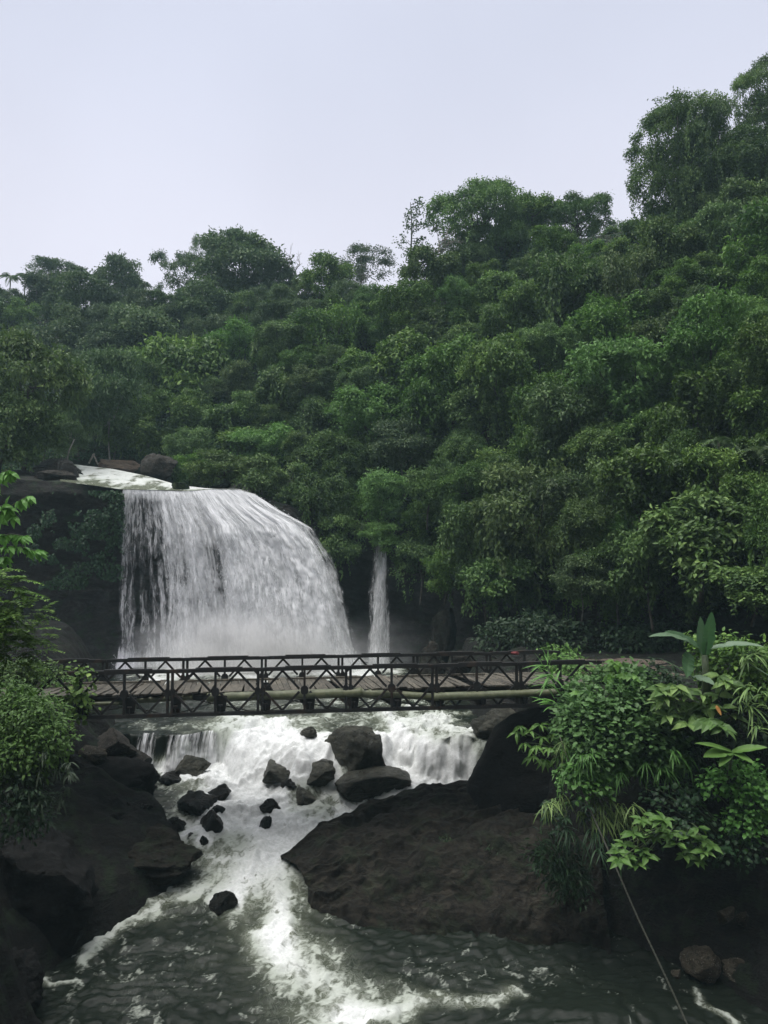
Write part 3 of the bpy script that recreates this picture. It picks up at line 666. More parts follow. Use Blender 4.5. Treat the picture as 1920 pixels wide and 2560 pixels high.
def build_protos():
    for i in range(5): proto(('bushy', i), 'leaf_forest', seed=100 + i, nl=2400, leaf=.086, lobes=11, flat=.95, hang=.3)
    for i in range(4): proto(('draped', i), 'leaf_forest', seed=200 + i, nl=2400, leaf=.080, lobes=10, flat=1.15, hang=1.1, low=-.8)
    for i in range(3): proto(('bright', i), 'leaf_bright', seed=300 + i, nl=2400, leaf=.078, lobes=11, flat=.85, hang=.3)
    for i in range(3): proto(('broad', i), 'leaf_forest', seed=400 + i, nl=1500, leaf=.115, lobes=12, flat=.95, hang=.4, big=True)
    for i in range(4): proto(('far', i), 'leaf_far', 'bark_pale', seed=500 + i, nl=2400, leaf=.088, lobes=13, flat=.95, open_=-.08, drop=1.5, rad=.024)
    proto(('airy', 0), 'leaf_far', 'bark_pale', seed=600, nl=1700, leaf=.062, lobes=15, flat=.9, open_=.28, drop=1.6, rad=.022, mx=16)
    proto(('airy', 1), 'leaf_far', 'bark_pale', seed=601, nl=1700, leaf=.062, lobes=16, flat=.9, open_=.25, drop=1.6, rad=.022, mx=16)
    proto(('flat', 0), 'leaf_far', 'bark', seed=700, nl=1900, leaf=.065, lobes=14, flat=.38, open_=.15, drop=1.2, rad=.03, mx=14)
    proto(('dome', 0), 'leaf_forest', 'bark', seed=800, nl=5000, leaf=.050, lobes=20, flat=.78, open_=-.15, hang=.4, drop=1.3, rad=.04, mx=18)
    proto(('dome', 1), 'leaf_forest', 'bark', seed=801, nl=5000, leaf=.052, lobes=20, flat=.9, open_=-.15, hang=.8, drop=1.3, rad=.04, mx=18)
    proto(('weep', 0), 'leaf_forest', 'bark', seed=900, nl=8500, leaf=.042, lobes=24, flat=1.1, open_=-.12, hang=2.2, drop=1.25, rad=.05, mx=20, low=-.75)
    proto(('weep', 1), 'leaf_forest', 'bark', seed=901, nl=8500, leaf=.042, lobes=24, flat=1.2, open_=-.2, hang=1.6, drop=1.25, rad=.05, mx=20, low=-.85)
def tree(kind, i, px, py, w, h, Y, label, cat='tree', group=None, name='tree', rz=None):
    """w, h: crown size in photo pixels at depth Y"""
    me, tm = PROTO[(kind, i)]; c = at(px, py, Y); s = w / F * Y / 2 * 1.02; sz = h / F * Y / 2 / .82
    d = DROP[kind]; o = empty(name, c - np.array([0, 0, d * sz]), label, cat, group); o.scale = (s, s, sz)
    o.rotation_euler.z = RNG.random() * 6.283 if rz is None else rz
    for n, m_ in (('trunk', tm), ('crown', me)):
        q = bpy.data.objects.new(n, m_); COL.objects.link(q); q.parent = o; q.location.z = d
    return o
# ------------------------------------------------------------------ banks, road
def build_banks():
    Xs = np.arange(-34, 34.01, .16); Ys = np.arange(4, 47.01, .16); X, Y = np.meshgrid(Xs, Ys)
    wob = (fbm(X * .45, Y * .45, 0, 70, 4) - .5) * 1.6
    xr = np.interp(Y, [4, 18, 20, 22, 24, 25.5, 27, 29, 31, 33, 35, 38, 42, 47], [14.5, 13.5, 13.0, 12.6, 11.2, 9.0, 7.0, 6.0, 5.4, 5.4, 5.2, 5.0, 4.6, 4.0])
    xq = np.interp(Y, [4, 20, 22, 24, 25.5, 27, 29, 47], [12.4, 10.4, 9.3, 7.2, 5.6, 4.6, 4.6, 4.6])
    xl = np.interp(Y, [4, 14, 16.5, 19, 20.5, 22, 24, 26, 28, 30, 32, 34, 36, 40, 47], [-7.4, -7.8, -8.2, -8.4, -10.4, -11.4, -12.2, -12.8, -13.2, -13.4, -13.2, -12.6, -13.2, -15, -18])
    xs = np.interp(Y, [4, 20, 22, 24, 26, 27, 28, 30, 32, 33.3, 34.2, 36, 47], [-8, -10.2, -9.7, -8.8, -7.4, -6.7, -7.0, -8.8, -10.4, -11.0, -12.5, -14, -19])
    shelf = np.interp(Y, [4, 20, 24, 28, 32, 34, 47], [-12.2, -11.7, -10.8, -9.6, -8.2, -7.6, -7.4]) + 1.1 * sstep(0, 4, xs - X)
    bed = zr(X, np.clip(Y, 16, 60)) - 1.1 - .5 * fbm(X * .5, Y * .5, 1, 72, 3)
    topr = -5.05 + np.where(Y < 28, 1.4 * sstep(8.5, 11.5, X) * sstep(28, 25, Y), 0) + .06 * np.maximum(X - 12, 0) ** 1.3
    topl = -5.3 + 1.2 * sstep(-11, -14, X) + .8 * sstep(22, 16, Y)
    Z0 = bed * 0
    wr = np.interp(Y, [4, 22, 25, 28, 31, 34, 38, 47], [1.6, 1.6, 1.8, 1.2, 1.4, 2.2, 3, 4]); wl = np.interp(Y, [4, 14, 19, 22, 26, 28, 32, 36, 47], [2.5, 2.5, 3.0, 2.6, 3.2, 4.2, 3.4, 2.5, 2.5]); xl = xl - .8 * sstep(22, 20, Y) + (ridged(X * .1, Y * .5, Z0 * 0, 171, 4) - .5) * 1.6
    kr = sstep(-.9, 1, (X - xr + wob * .5) / wr); kl = sstep(-.9, 1, (xl - X + wob * .5) / wl)
    kq = sstep(-.6, .6, X - xq + wob * .3); Z = bed * (1 - kq) + np.maximum(bed, -11.6 + .45 * (X - xq) + .25 * (Y - 22)) * kq; Z = Z * (1 - kr) + topr * kr; ks = sstep(-.7, .7, (xs - X + wob * .4)); Z = Z * (1 - ks) + np.maximum(shelf, Z) * ks; Z = Z * (1 - kl) + topl * kl
    Z = Z + ((fbm(X * .7, Y * .7, Z * .5, 74, 5) - .5) * .9 + (ridged(X * 1.3, Y * 1.3, Z, 78, 4) - .5) * .35) * (1 - .75 * (kr > .97) * (kr < 1.1))
    mb = MB(); mb.grid(np.stack([X, Y, Z], -1), .5); tag(mb.build('riverbank', M['cliff_dark'], smooth=True), kind='structure')
    # dirt road curving away behind the bridge's right end
    a = np.array([(1380, 1690, 31.5), (1450, 1680, 32.6), (1540, 1676, 33.2), (1640, 1682, 33), (1730, 1690, 32.5), (1830, 1700, 32), (1980, 1712, 31.5)], float)
    b_ = np.array([(1370, 1652, 36.5), (1450, 1646, 37.5), (1550, 1645, 37.8), (1640, 1650, 37), (1720, 1661, 35.8), (1830, 1672, 35), (1980, 1690, 34.5)], float)
    s = np.linspace(0, 1, 7); u = np.linspace(0, 1, 70)
    A = np.stack([np.interp(u, s, c) for c in np.array([at(*p) for p in a]).T], -1); B = np.stack([np.interp(u, s, c) for c in np.array([at(*p) for p in b_]).T], -1)
    v = np.linspace(0, 1, 24)[:, None, None]; P = A[None] * (1 - v) + B[None] * v
    P[..., 2] += (fbm(P[..., 0] * 1.2, P[..., 1] * 2.5, 0, 81, 4) - .5) * .22 - .16 * np.exp(-((v[..., 0] - .5) / .12) ** 2)
    top = P.copy(); low = P[0:1].copy(); low[..., 2] -= .9; low[..., 1] -= .1
    far = P[-1:].copy(); far[..., 2] -= .9
    mb = MB(); mb.grid(np.concatenate([low, top, far]), .5); tag(mb.build('road', M['road'], smooth=True), kind='structure')
M['cliff_dark'] = rock_mat('bank_rock', (0.005, 0.006, 0.005), (0.010, 0.010, 0.0085), (0.022, 0.020, 0.015), 0.75, 0.9, moss=0.5, bump=0.9, strata=True)

# ------------------------------------------------------------------ rocks
def rock_mesh(seed, sub=4, rough=.28, flat=1.0, cuts=9):
    bm = bmesh.new(); bmesh.ops.create_icosphere(bm, subdivisions=sub, radius=1)
    V = np.array([v.co for v in bm.verts]); r = np.random.default_rng(seed)
    for _ in range(cuts):                          # broad fracture planes
        n = unit(r.normal(size=3)); d = r.uniform(.42, .80); e = np.maximum(V @ n - d, 0); V = V - e[:, None] * n * .92
    V = V * (1 + rough * 1.5 * (fbm(V[:, 0] * 1.4, V[:, 1] * 1.4, V[:, 2] * 1.4, seed, 4) - .5))[:, None]
    V = V * (1 + rough * .7 * (ridged(V[:, 0] * 2.4, V[:, 1] * 2.4, V[:, 2] * 4.2, seed + 3, 5) - .55))[:, None]
    V = V - (V.max(0) + V.min(0)) / 2; V = V / ((V.max(0) - V.min(0)) / 2)
    for v, c in zip(bm.verts, V): v.co = c
    me = bpy.data.meshes.new('rock'); bm.to_mesh(me); bm.free()
    me.polygons.foreach_set('use_smooth', np.ones(len(me.polygons), bool)); return me
_rs = [50]; ROCKS_IN_WATER = []
def rock(x0, x1, y0, y1, label, m='rock_dark', Y=None, deep=.9, sink=.30, tilt=0.0, name='rock', group=None, sub=5, rough=.28, cat='rock', base=None, cuts=9):
    """fills photo columns x0..x1, rows y0..y1 and sits in the water (or at depth Y)"""
    _rs[0] += 1
    cx = (x0 + x1) / 2
    b = on_water(cx, y1) if Y is None else at(cx, y1, Y)
    k = b[1] / F; w = (x1 - x0) * k / 2; h = (y1 - y0) * k
    me = rock_mesh(_rs[0], sub, rough, cuts=cuts); me.materials.append(M[m])
    o = bpy.data.objects.new(name, me); COL.objects.link(o)
    if Y is None and name != 'rock_slab': ROCKS_IN_WATER.append((b[0], b[1] + w * deep * .75, w * .98, w * deep * .98))
    d = w * deep; full = h * (1 + sink)
    o.location = (b[0], b[1] + d * .75, b[2] + h - full / 2); o.scale = (w, d, full / 2); o.rotation_euler = (0, tilt, 0)
    return tag(o, label, cat, group)

def build_rocks():
    G = 'dark rocks standing in the rapids'
    rock(800, 966, 1828, 1938, 'biggest grey boulder, standing in the middle of the rapids', 'rock_grey', name='boulder', cat='boulder', deep=.8, sub=5)
    rock(655, 748, 1914, 1958, 'flat-topped grey rock left of the biggest boulder', 'rock_grey', group=G)
    rock(738, 838, 1910, 1962, 'dark wet rock at the left foot of the biggest boulder', 'rock_grey', group=G)
    rock(700, 760, 1950, 1975, 'small low rock below the flat-topped grey rock', 'rock_dark', group=G)
    rock(834, 1030, 1936, 1998, 'long smooth humped rock below the biggest boulder, beside the brown slab', 'rock_grey', name='boulder', cat='boulder', sub=5, cuts=2)
    rock(745, 792, 1820, 1846, 'small pointed rock at the top of the rapids, upper left of the biggest boulder', 'rock_grey', group=G)
    rock(846, 872, 1817, 1837, 'tiny black rock perched behind the top of the biggest boulder', 'rock_dark', group=G)
    rock(388, 452, 1940, 1965, 'small wedge-shaped rock below the little waterfalls', 'rock_dark', group=G)
    rock(512, 572, 1966, 2008, 'knobbly dark rock, highest and rightmost of the left rock cluster', 'rock_dark', group=G)
    rock(506, 546, 1990, 2016, 'small dark rock squeezed behind the largest black rock of the cluster', 'rock_dark', group=G)
    rock(452, 494, 1982, 2006, 'small black rock peeping over the largest black rock of the cluster', 'rock_dark', group=G)
    rock(433, 527, 1995, 2044, 'largest black rock of the cluster left of the white water', 'rock_dark', group=G)
    rock(525, 562, 2017, 2044, 'small round black rock right of the cluster largest rock', 'rock_dark', group=G)
    rock(488, 557, 2034, 2082, 'black rock at the lower right of the left cluster', 'rock_dark', group=G)
    rock(372, 455, 2055, 2098, 'broad low black rock, front left of the rock cluster', 'rock_dark', group=G)
    rock(646, 678, 2043, 2076, 'small upright black rock alone in the white water', 'rock_dark', group=G)
    rock(648, 702, 2004, 2040, 'water-washed rock just above the small upright black rock', 'rock_dark', group=G)
    rock(462, 498, 2088, 2100, 'thin flat black rock barely showing above the water', 'rock_dark', group=G)
    rock(497, 520, 2092, 2114, 'tiny black rock, lowest of the left cluster', 'rock_dark', group=G)
    rock(520, 588, 2236, 2284, 'lone slanting dark rock in the lower white water', 'rock_dark', tilt=.35, group=G)
    rock(408, 520, 1896, 1946, 'slanting wet brown rock beside the lacy little waterfall', 'rock_grey', tilt=-.35, deep=.5, group=G)
    rock(700, 800, 1975, 2010, 'low brown rock half under the foam below the flat-topped rock', 'rock_grey', sink=.8, group=G)
    B = 'rocks of the left bank'
    rock(170, 322, 1834, 1892, 'light brown smooth ledge rock under the bridge left end', 'rock_pebbly', Y=30.6, group=B, sub=5)
    rock(178, 262, 1874, 1914, 'pebbly brown rock with pale specks on the left bank', 'rock_speck', Y=29.8, group=B)
    rock(250, 362, 1880, 1934, 'dark ledge rock left of the small thin waterfall', 'rock_pebbly', Y=31.2, group=B)
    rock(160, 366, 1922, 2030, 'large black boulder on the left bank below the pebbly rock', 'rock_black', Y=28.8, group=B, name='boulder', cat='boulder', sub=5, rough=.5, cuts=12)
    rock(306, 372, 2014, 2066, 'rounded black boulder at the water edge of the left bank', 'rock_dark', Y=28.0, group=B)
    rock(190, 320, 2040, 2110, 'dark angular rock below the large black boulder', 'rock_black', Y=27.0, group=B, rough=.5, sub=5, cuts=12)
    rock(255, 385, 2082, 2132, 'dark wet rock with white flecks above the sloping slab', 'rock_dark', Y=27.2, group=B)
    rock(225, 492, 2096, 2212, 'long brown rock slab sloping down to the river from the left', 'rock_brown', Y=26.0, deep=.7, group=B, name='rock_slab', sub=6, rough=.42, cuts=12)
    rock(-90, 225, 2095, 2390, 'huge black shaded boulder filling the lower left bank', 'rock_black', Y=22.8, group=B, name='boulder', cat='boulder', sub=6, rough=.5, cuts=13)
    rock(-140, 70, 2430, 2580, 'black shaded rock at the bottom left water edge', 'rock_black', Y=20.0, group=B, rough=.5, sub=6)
    R = 'rocks of the right bank'
    o = rock(770, 1500, 1962, 2330, 'huge brown rock slab sloping into the river right of the rapids', 'rock_brown', name='rock_slab', sub=6, deep=.62, sink=.25, rough=.2, Y=25.2, cuts=2, group=R)
    slab(o)
    abut()
    S = 'speckled rocks at the lower right'
    rock(1716, 1812, 2386, 2450, 'round speckled brown boulder in the dark pool at lower right', 'rock_speck', Y=22.0, group=S)
    rock(1822, 1922, 2412, 2466, 'low brown speckled rock at the right edge beside the round boulder', 'rock_speck', Y=21.8, group=S)
    rock(1842, 1912, 2362, 2396, 'flat brown rock just above the low speckled rock', 'rock_brown', Y=22.6, group=S)
    rock(1802, 1848, 2270, 2312, 'pale angular stone lying on the dark right bank', 'rock_speck', Y=22.4, tilt=.6, group=S)
    rock(1845, 1880, 2282, 2314, 'speckled stone next to the pale angular stone', 'rock_speck', Y=22.6, group=S)
    rock(1884, 1922, 2266, 2308, 'pale speckled stone at the right edge of the bank', 'rock_speck', Y=22.8, group=S)
    rock(1682, 1708, 2428, 2444, 'little brown stone left of the round speckled boulder', 'rock_speck', Y=21.5, group=S)
    U = 'boulders round the upper stream'
    rock(50, 195, 1134, 1206, 'dark boulder on top of the left cliff below the trees', 'rock_dark', Y=57.5, group=U, name='boulder', cat='boulder')
    rock(56, 186, 1170, 1204, 'long low rock lying on the cliff edge left of the stream', 'rock_pebbly', Y=54.2, group=U)
    rock(130, 190, 1142, 1202, 'dark rounded boulder touching the left edge of the upper stream', 'rock_dark', Y=55.5, group=U, name='boulder', cat='boulder')
    rock(338, 436, 1128, 1196, 'brown earthy boulder behind the upper stream', 'rock_pebbly', Y=60.5, group=U, name='boulder', cat='boulder', cuts=3)
    rock(422, 470, 1203, 1224, 'small mossy green stone at the waterfall lip', 'rock_moss', Y=55.2, group=U)
    rock(515, 575, 1186, 1228, 'brown rock under the bushes behind the waterfall lip', 'rock_brown', Y=57.2, group=U)
    rock(215, 340, 1145, 1176, 'bare brown earth bank above the upper stream', 'rock_earth', Y=64.0, group=U, sink=.6)
    P = 'boulders on the far shore of the pool'
    rock(1044, 1120, 1608, 1710, 'tall pale brown boulder behind the bridge at the pool edge', 'rock_brown', Y=43.0, group=P, name='boulder', cat='boulder')
    rock(1108, 1190, 1632, 1716, 'broad brown boulder right of the tall pale one behind the bridge', 'rock_brown', Y=42.0, group=P, name='boulder', cat='boulder')
    rock(1180, 1300, 1640, 1725, 'dark brown boulder behind the far railing near its right end', 'rock_brown', Y=41.0, group=P, name='boulder', cat='boulder')
    rock(1080, 1145, 1520, 1640, 'misty pale rock face standing right of the narrow fall', 'rock_brown', Y=50.5, group=P, name='boulder', cat='boulder')
    rock(1180, 1310, 1768, 1845, 'tan rock under the bridge beside the white cascade', 'rock_grey', Y=32.6, group=P, sub=5)
def slab(o):
    """the big slab is a sloping sheet of rock with a ridge, cracks and ledges"""
    top = [(700, 2138, 27.6), (790, 2086, 28.6), (850, 2045, 29.4), (930, 2005, 30.2), (1060, 1972, 30.9), (1190, 1958, 31.2), (1330, 1960, 30.6), (1480, 1990, 29.5)]
    mid = [(740, 2170, 26.9), (800, 2150, 26.9), (860, 2120, 27.0), (950, 2085, 27.3), (1070, 2060, 27.6), (1200, 2060, 27.4), (1340, 2080, 26.6), (1500, 2120, 25.5)]
    bot = [(770, 2215, 25.8), (800, 2262, 25.2), (880, 2282, 24.9), (980, 2292, 24.7), (1090, 2292, 24.6), (1210, 2290, 24.5), (1360, 2300, 24.0), (1520, 2310, 23.6)]
    u = np.linspace(0, 1, 300); s = np.linspace(0, 1, 8)
    cur = lambda L: np.stack([np.interp(u, s, c) for c in np.array([at(*p) for p in L]).T], -1)
    A, Bm, C = cur(top), cur(mid), cur(bot); back = A + np.array([.3, .9, -1.6]); low = C + np.array([0, -.5, -1.6])
    rows = []
    for a, b, n in ((back, A, 24), (A, Bm, 90), (Bm, C, 90), (C, low, 24)):
        for k in np.linspace(0, 1, n, endpoint=False): rows.append(a * (1 - k) + b * k)
    P = np.array(rows)
    for _ in range(5): P[1:-1] = (P[:-2] + P[1:-1] * 2 + P[2:]) / 4; P[:, 1:-1] = (P[:, :-2] + P[:, 1:-1] * 2 + P[:, 2:]) / 4
    X, Y, Z = P[..., 0], P[..., 1], P[..., 2]
    q = X * .8 + Y * .55
    wv = fbm(X * .6, Y * .6, Z * .6, 99, 4) * 2
    h = (fbm(X * .5, Y * .5, Z * .5, 91, 4) - .5) * 1.1 + (ridged(q * .35 + wv, (Y - X * .45) * .9 + wv, 0, 95, 3) - .55) * .75 + (ridged(X * 1.0 + wv, Y * 1.0, Z * 2.0, 96, 3) - .5) * .16 + (fbm(X * 4, Y * 4, Z * 4, 97, 4) - .5) * .08
    P[..., 2] += h * .8; P[..., 1] -= h * .5
    mb = MB(); mb.grid(P, .5); me = mb.mesh('rock_slab', M['rock_brown'], True)
    old = o.data; o.data = me; o.location = (0, 0, 0); o.scale = (1, 1, 1); o.rotation_euler = (0, 0, 0); bpy.data.meshes.remove(old)
def abut():
    """black overhanging rock that carries the bridge's right end"""
    prof = [(1345, 1772), (1300, 1790), (1262, 1802), (1235, 1822), (1212, 1858), (1200, 1890), (1180, 1925), (1166, 1965), (1165, 2040), (1150, 2120)]
    n = 90; s = np.linspace(0, 1, len(prof)); q = np.linspace(0, 1, n); px = np.interp(q, s, [p[0] for p in prof]); py = np.interp(q, s, [p[1] for p in prof])
    edge = np.stack([at(a, b, 30.3 - .4 * k) for a, b, k in zip(px, py, q)]); rows = []
    for k in np.linspace(1, 0, 30, endpoint=False): rows.append(edge + np.array([3.5 * k ** 1.6, 2.2 * k ** .7, .3 * k]))     # far side
    for k in np.linspace(0, 1, 70): rows.append(edge + np.array([6.5 * k ** 1.5, -2.6 * k ** .62, .5 * k]))                   # near side
    P = np.array(rows); X, Y, Z = P[..., 0], P[..., 1], P[..., 2]
    h = (fbm(X * .6, Y * .6, Z * .6, 61, 5) - .5) * .8 + (ridged(X * .9, Y * .9, Z * 1.6, 63, 5) - .5) * .4
    P[..., 1] -= h * .6; P[..., 0] += h * .18
    mb = MB(); mb.grid(P, .5)
    tag(mb.build('rock_abutment', M['rock_black'], smooth=True), 'tall black overhanging rock carrying the bridge right end', 'rock')
def cap_top(P):
    L = P[:, 0]; c = L.mean(0) + np.array([0, 0, .05]); n = len(L)
    return np.concatenate([L, c[None]]), np.array([(i, i + 1, n) for i in range(n - 1)])
M['rock_earth'] = rock_mat('rock_earth', (0.04, 0.03, 0.022), (0.075, 0.056, 0.04), (0.11, 0.085, 0.06), 0.95, 1.5, bump=0.6)
M['rock_moss'] = rock_mat('rock_moss', (0.012, 0.024, 0.008), (0.025, 0.045, 0.014), (0.045, 0.06, 0.025), 0.9, 1.5, bump=0.7)

# ------------------------------------------------------------------ bridge
def build_bridge():
    root = empty('bridge', (-3.0, 29, -5.5), 'long dark steel truss bridge with a plank deck crossing the river below the waterfall', 'bridge')
    L0 = np.array(root.location)
    near = lambda k: at(426, 1674, 26.62) + np.array([3.035, .30, .022]) * k
    far = lambda k: at(263, 1648.5, 30.2) + np.array([3.03, .36, .012]) * k
    H = 1.60
    perp = unit(np.cross(near(1) - near(0), [0, 0, 1]))
    def truss(fn, k0, k1):
        for k in range(k0, k1):
            a, b = fn(k), fn(k + 1); d = b - a; up = np.array([0, 0, 1.0])
            P = lambda s, h: a + d * s + up * (h - H)
            pan = MB()
            # chords: two channels each, joined by pins
            for h, nm in ((H - .06, 'chord'), (.06, 'chord')):
                c = MB()
                for o_ in (-.06, .06): c.bar(P(.0, h) + perp * o_, P(1.0, h) + perp * o_, .04, .11, tint=.45)
                c.bar(P(.06, h + .062), P(.94, h + .062), .15, .012, tint=.4)
                if h > 1 and (k % 1 == 0): c.bar(P(.28, h + .085), P(.80, h + .085), .13, .035, tint=.5)
                for e in (.012, .988): c.bar(P(e, h) - perp * .10, P(e, h) + perp * .10, .07, .07, tint=.3)
                shift(c, L0).build(nm, M['steel'], root)
            for s, w in ((.025, .085), (.5, .075), (.975, .085)):
                web = MB()
                for o_ in (-.045, .045): web.bar(P(s, .11) + perp * o_, P(s, H - .11) + perp * o_, .035, w, up=d, tint=.5)
                shift(web, L0).build('post', M['steel'], root)
            dg = MB(); mid = H / 2
            for s0, s1 in ((.06, .25), (.44, .25), (.56, .75), (.94, .75)):
                for hh in (.12, H - .12): dg.bar(P(s0, mid + (.05 if hh > mid else -.05)), P(s1, hh), .075, .055, up=perp, tint=.5)
            shift(dg, L0).build('bracing', M['steel'], root)
            for s in (.03, .5, .97):
                gs = MB(); g = P(s, mid); wg = .13 if s == .5 else .09
                v = [g + unit(d) * sx * wg + up * sz * hh + perp * sy * .05 for sy in (-1, 1) for sx, sz, hh in ((-1, -1, .07), (-.6, -1, .14), (.6, -1, .14), (1, -1, .07), (1, 1, .07), (.6, 1, .14), (-.6, 1, .14), (-1, 1, .07))]
                gs.add(v, [tuple(range(7, -1, -1)), tuple(range(8, 16))]); gs.add(v, [(i, (i + 1) % 8, 8 + (i + 1) % 8, 8 + i) for i in range(8)])
                shift(gs, L0).build('gusset', M['steel'], root)
    truss(near, -2, 5); truss(far, -1, 6)
    # cross beams at each post, deep I-sections, with raker plates at the near truss
    for k2 in range(-3, 10):
        k = k2 / 2 + .06; a = near(k) - np.array([0, 0, H - .36]); b = far(k - .0 + .86) - np.array([0, 0, H - .36]); b = a + (b - a) * 1.05
        a0 = a - (b - a) * .03
        x = MB(); x.bar(a0, b, .14, .03, tint=.5); x.bar(a0 - [0, 0, .26], b - [0, 0, .26], .14, .03, tint=.5); x.bar(a0 - [0, 0, .13], b - [0, 0, .13], .03, .23, tint=.5)
        c = near(k) - np.array([0, 0, H - .1]); x.add([c + q for q in ([-.14, .08, 0], [.14, .08, 0], [.20, .08, .56], [-.20, .08, .56], [-.14, .14, 0], [.14, .14, 0], [.20, .14, .56], [-.20, .14, .56])], [(0, 1, 2, 3), (7, 6, 5, 4), (0, 4, 5, 1), (1, 5, 6, 2), (2, 6, 7, 3), (3, 7, 4, 0)])
        shift(x, L0).build('cross_beam', M['steel'], root)
    # stringers
    dz = lambda k: -.74
    x = MB()
    for q in (.12, .3, .5, .7, .88):
        a = near(-2) * (1 - q) + far(-1.1) * q; b = near(4.9) * (1 - q) + far(5.8) * q; a, b = a - [0, 0, H - .55], b - [0, 0, H - .55]
        x.bar(a, b, .06, .16, tint=.4)
    shift(x, L0).build('stringer', M['steel'], root)
    # wind bracing rods under the deck
    x = MB()
    for k in range(-1, 5):
        a, b = near(k + .1) - [0, 0, H - .12], far(k + 1.7) - [0, 0, H - .12]; x.tube([a, b], .02, 5)
        a, b = far(k + .9) - [0, 0, H - .12], near(k + .9) - [0, 0, H - .12]; x.tube([a, b], .02, 5)
    shift(x, L0).build('rod', M['steel'], root)
    # planks, uneven, some gone
    r = np.random.default_rng(5); x = MB(); k = -2.1
    while k < 4.95:
        w = r.uniform(.14, .26) / 3.03; gap = r.uniform(.004, .03) / 3.03
        if r.random() < .035: k += w
        if 3.42 < k < 3.62: k = 3.62
        sk = r.normal() * .018 + (.12 * sstep(.2, -1.5, k) - .10 * sstep(3.0, 4.5, k)); e0, e1 = r.uniform(.03, .08), r.uniform(.90, 1.0)
        kc = k + w / 2
        N0, F0 = near(kc - sk) - [0, 0, H - .74], far(kc + .94 + sk) - [0, 0, H - .74]
        a, b = N0 + (F0 - N0) * e0, N0 + (F0 - N0) * e1; tz = r.normal() * .012
        m_ = (a + b) / 2 + [0, 0, r.normal() * .015]
        for p, q in ((a + [0, 0, tz], m_), (m_, b + [0, 0, -tz])): x.bar(p, q, w * 3.03, .055, tint=float(np.clip(r.normal(.5, .22), 0, 1)))
        k += w + gap
    shift(x, L0).build('deck', M['plank'], root)
    # kerb timbers along the far side of the deck
    for k0, k1 in ((-1.6, -.2), (.1, 1.25), (1.35, 2.3), (2.75, 3.6), (3.1, 3.9)):
        a, b = [near(k) * .28 + far(k + .93) * .72 - [0, 0, H - .84] for k in (k0, k1)]
        x = MB(); x.bar(a, b, .09, .07, tint=.75); shift(x, L0).build('kerb_timber', M['plank'], root)
    return near, far, H

def bamboo_pole(pts, r0, r1, label):
    P = np.array([at(*p) for p in pts]); s = np.linspace(0, 1, len(P)); n = 60; q = np.linspace(0, 1, n)
    C = np.stack([np.interp(q, s, c) for c in P.T], -1)
    for _ in range(12): C[1:-1] = (C[:-2] + C[1:-1] * 2 + C[2:]) / 4
    ln = np.linalg.norm(C[-1] - C[0]); ph = (q * ln / .62) % 1; rad = (r0 + (r1 - r0) * q) * (1 + .07 * np.exp(-((ph - .5) / .05) ** 2))
    mb = MB(); mb.tube(C - C.mean(0), rad, 12); o = mb.build('bamboo_pole', M['bamboo'], smooth=True); o.location = C.mean(0)
    return tag(o, label, 'bamboo pole', 'bamboo poles laid along the bridge')
def small_things():
    for pts, r_, lab in (([(166, 1158, 60), (172, 1128, 60.2), (186, 1098, 60.6)], .05, 'thin pale pole leaning on the bank behind the upper stream boulders'), ([(222, 1158, 62.6), (231, 1142, 62.4), (236, 1134, 62.4)], .07, 'short pale driftwood stick, left one of a crossed pair by the upper stream'), ([(244, 1160, 62.4), (238, 1146, 62.5), (232, 1136, 62.6)], .07, 'short pale driftwood stick, right one of a crossed pair by the upper stream')):
        P = np.array([at(*p) for p in pts]); mb = MB(); mb.tube(P - P[0], r_, 6); o = mb.build('driftwood', M['bark_pale'], smooth=True); o.location = P[0]; tag(o, lab, 'driftwood')
    me = rock_mesh(777, 3, .6, cuts=0); me.materials.append(M['cloth']); o = bpy.data.objects.new('cloth', me); COL.objects.link(o); c = at(1288, 1633, 32.0); o.location = c; o.scale = (.18, .10, .07); tag(o, 'small red cloth bundle lying on the bridge far top rail', 'cloth')
M['cloth'] = plain_mat('red_cloth', (.20, .03, .035), (.30, .06, .06), .9, 12)
def build_poles():
    small_things()
    bamboo_pole([(85, 1762, 26.4), (180, 1761, 26.5), (300, 1758, 26.7)], .06, .06, 'thin bamboo pole at the left end of the bridge near the vines')
    bamboo_pole([(212, 1758, 26.85), (350, 1751, 27.0), (482, 1742, 27.1)], .085, .10, 'thick bamboo pole slanting up along the bridge left half')
    bamboo_pole([(518, 1744, 27.0), (700, 1738, 27.15), (905, 1731, 27.3)], .155, .165, 'thickest pale bamboo pole along the middle of the bridge')
    bamboo_pole([(898, 1733, 27.5), (990, 1736, 27.55), (1080, 1742, 27.6)], .15, .12, 'short yellowish bamboo pole dipping right of the bridge middle')
    bamboo_pole([(1084, 1742, 27.5), (1230, 1737, 27.7), (1392, 1730, 27.9)], .145, .13, 'jointed green bamboo pole running to the bridge right end')
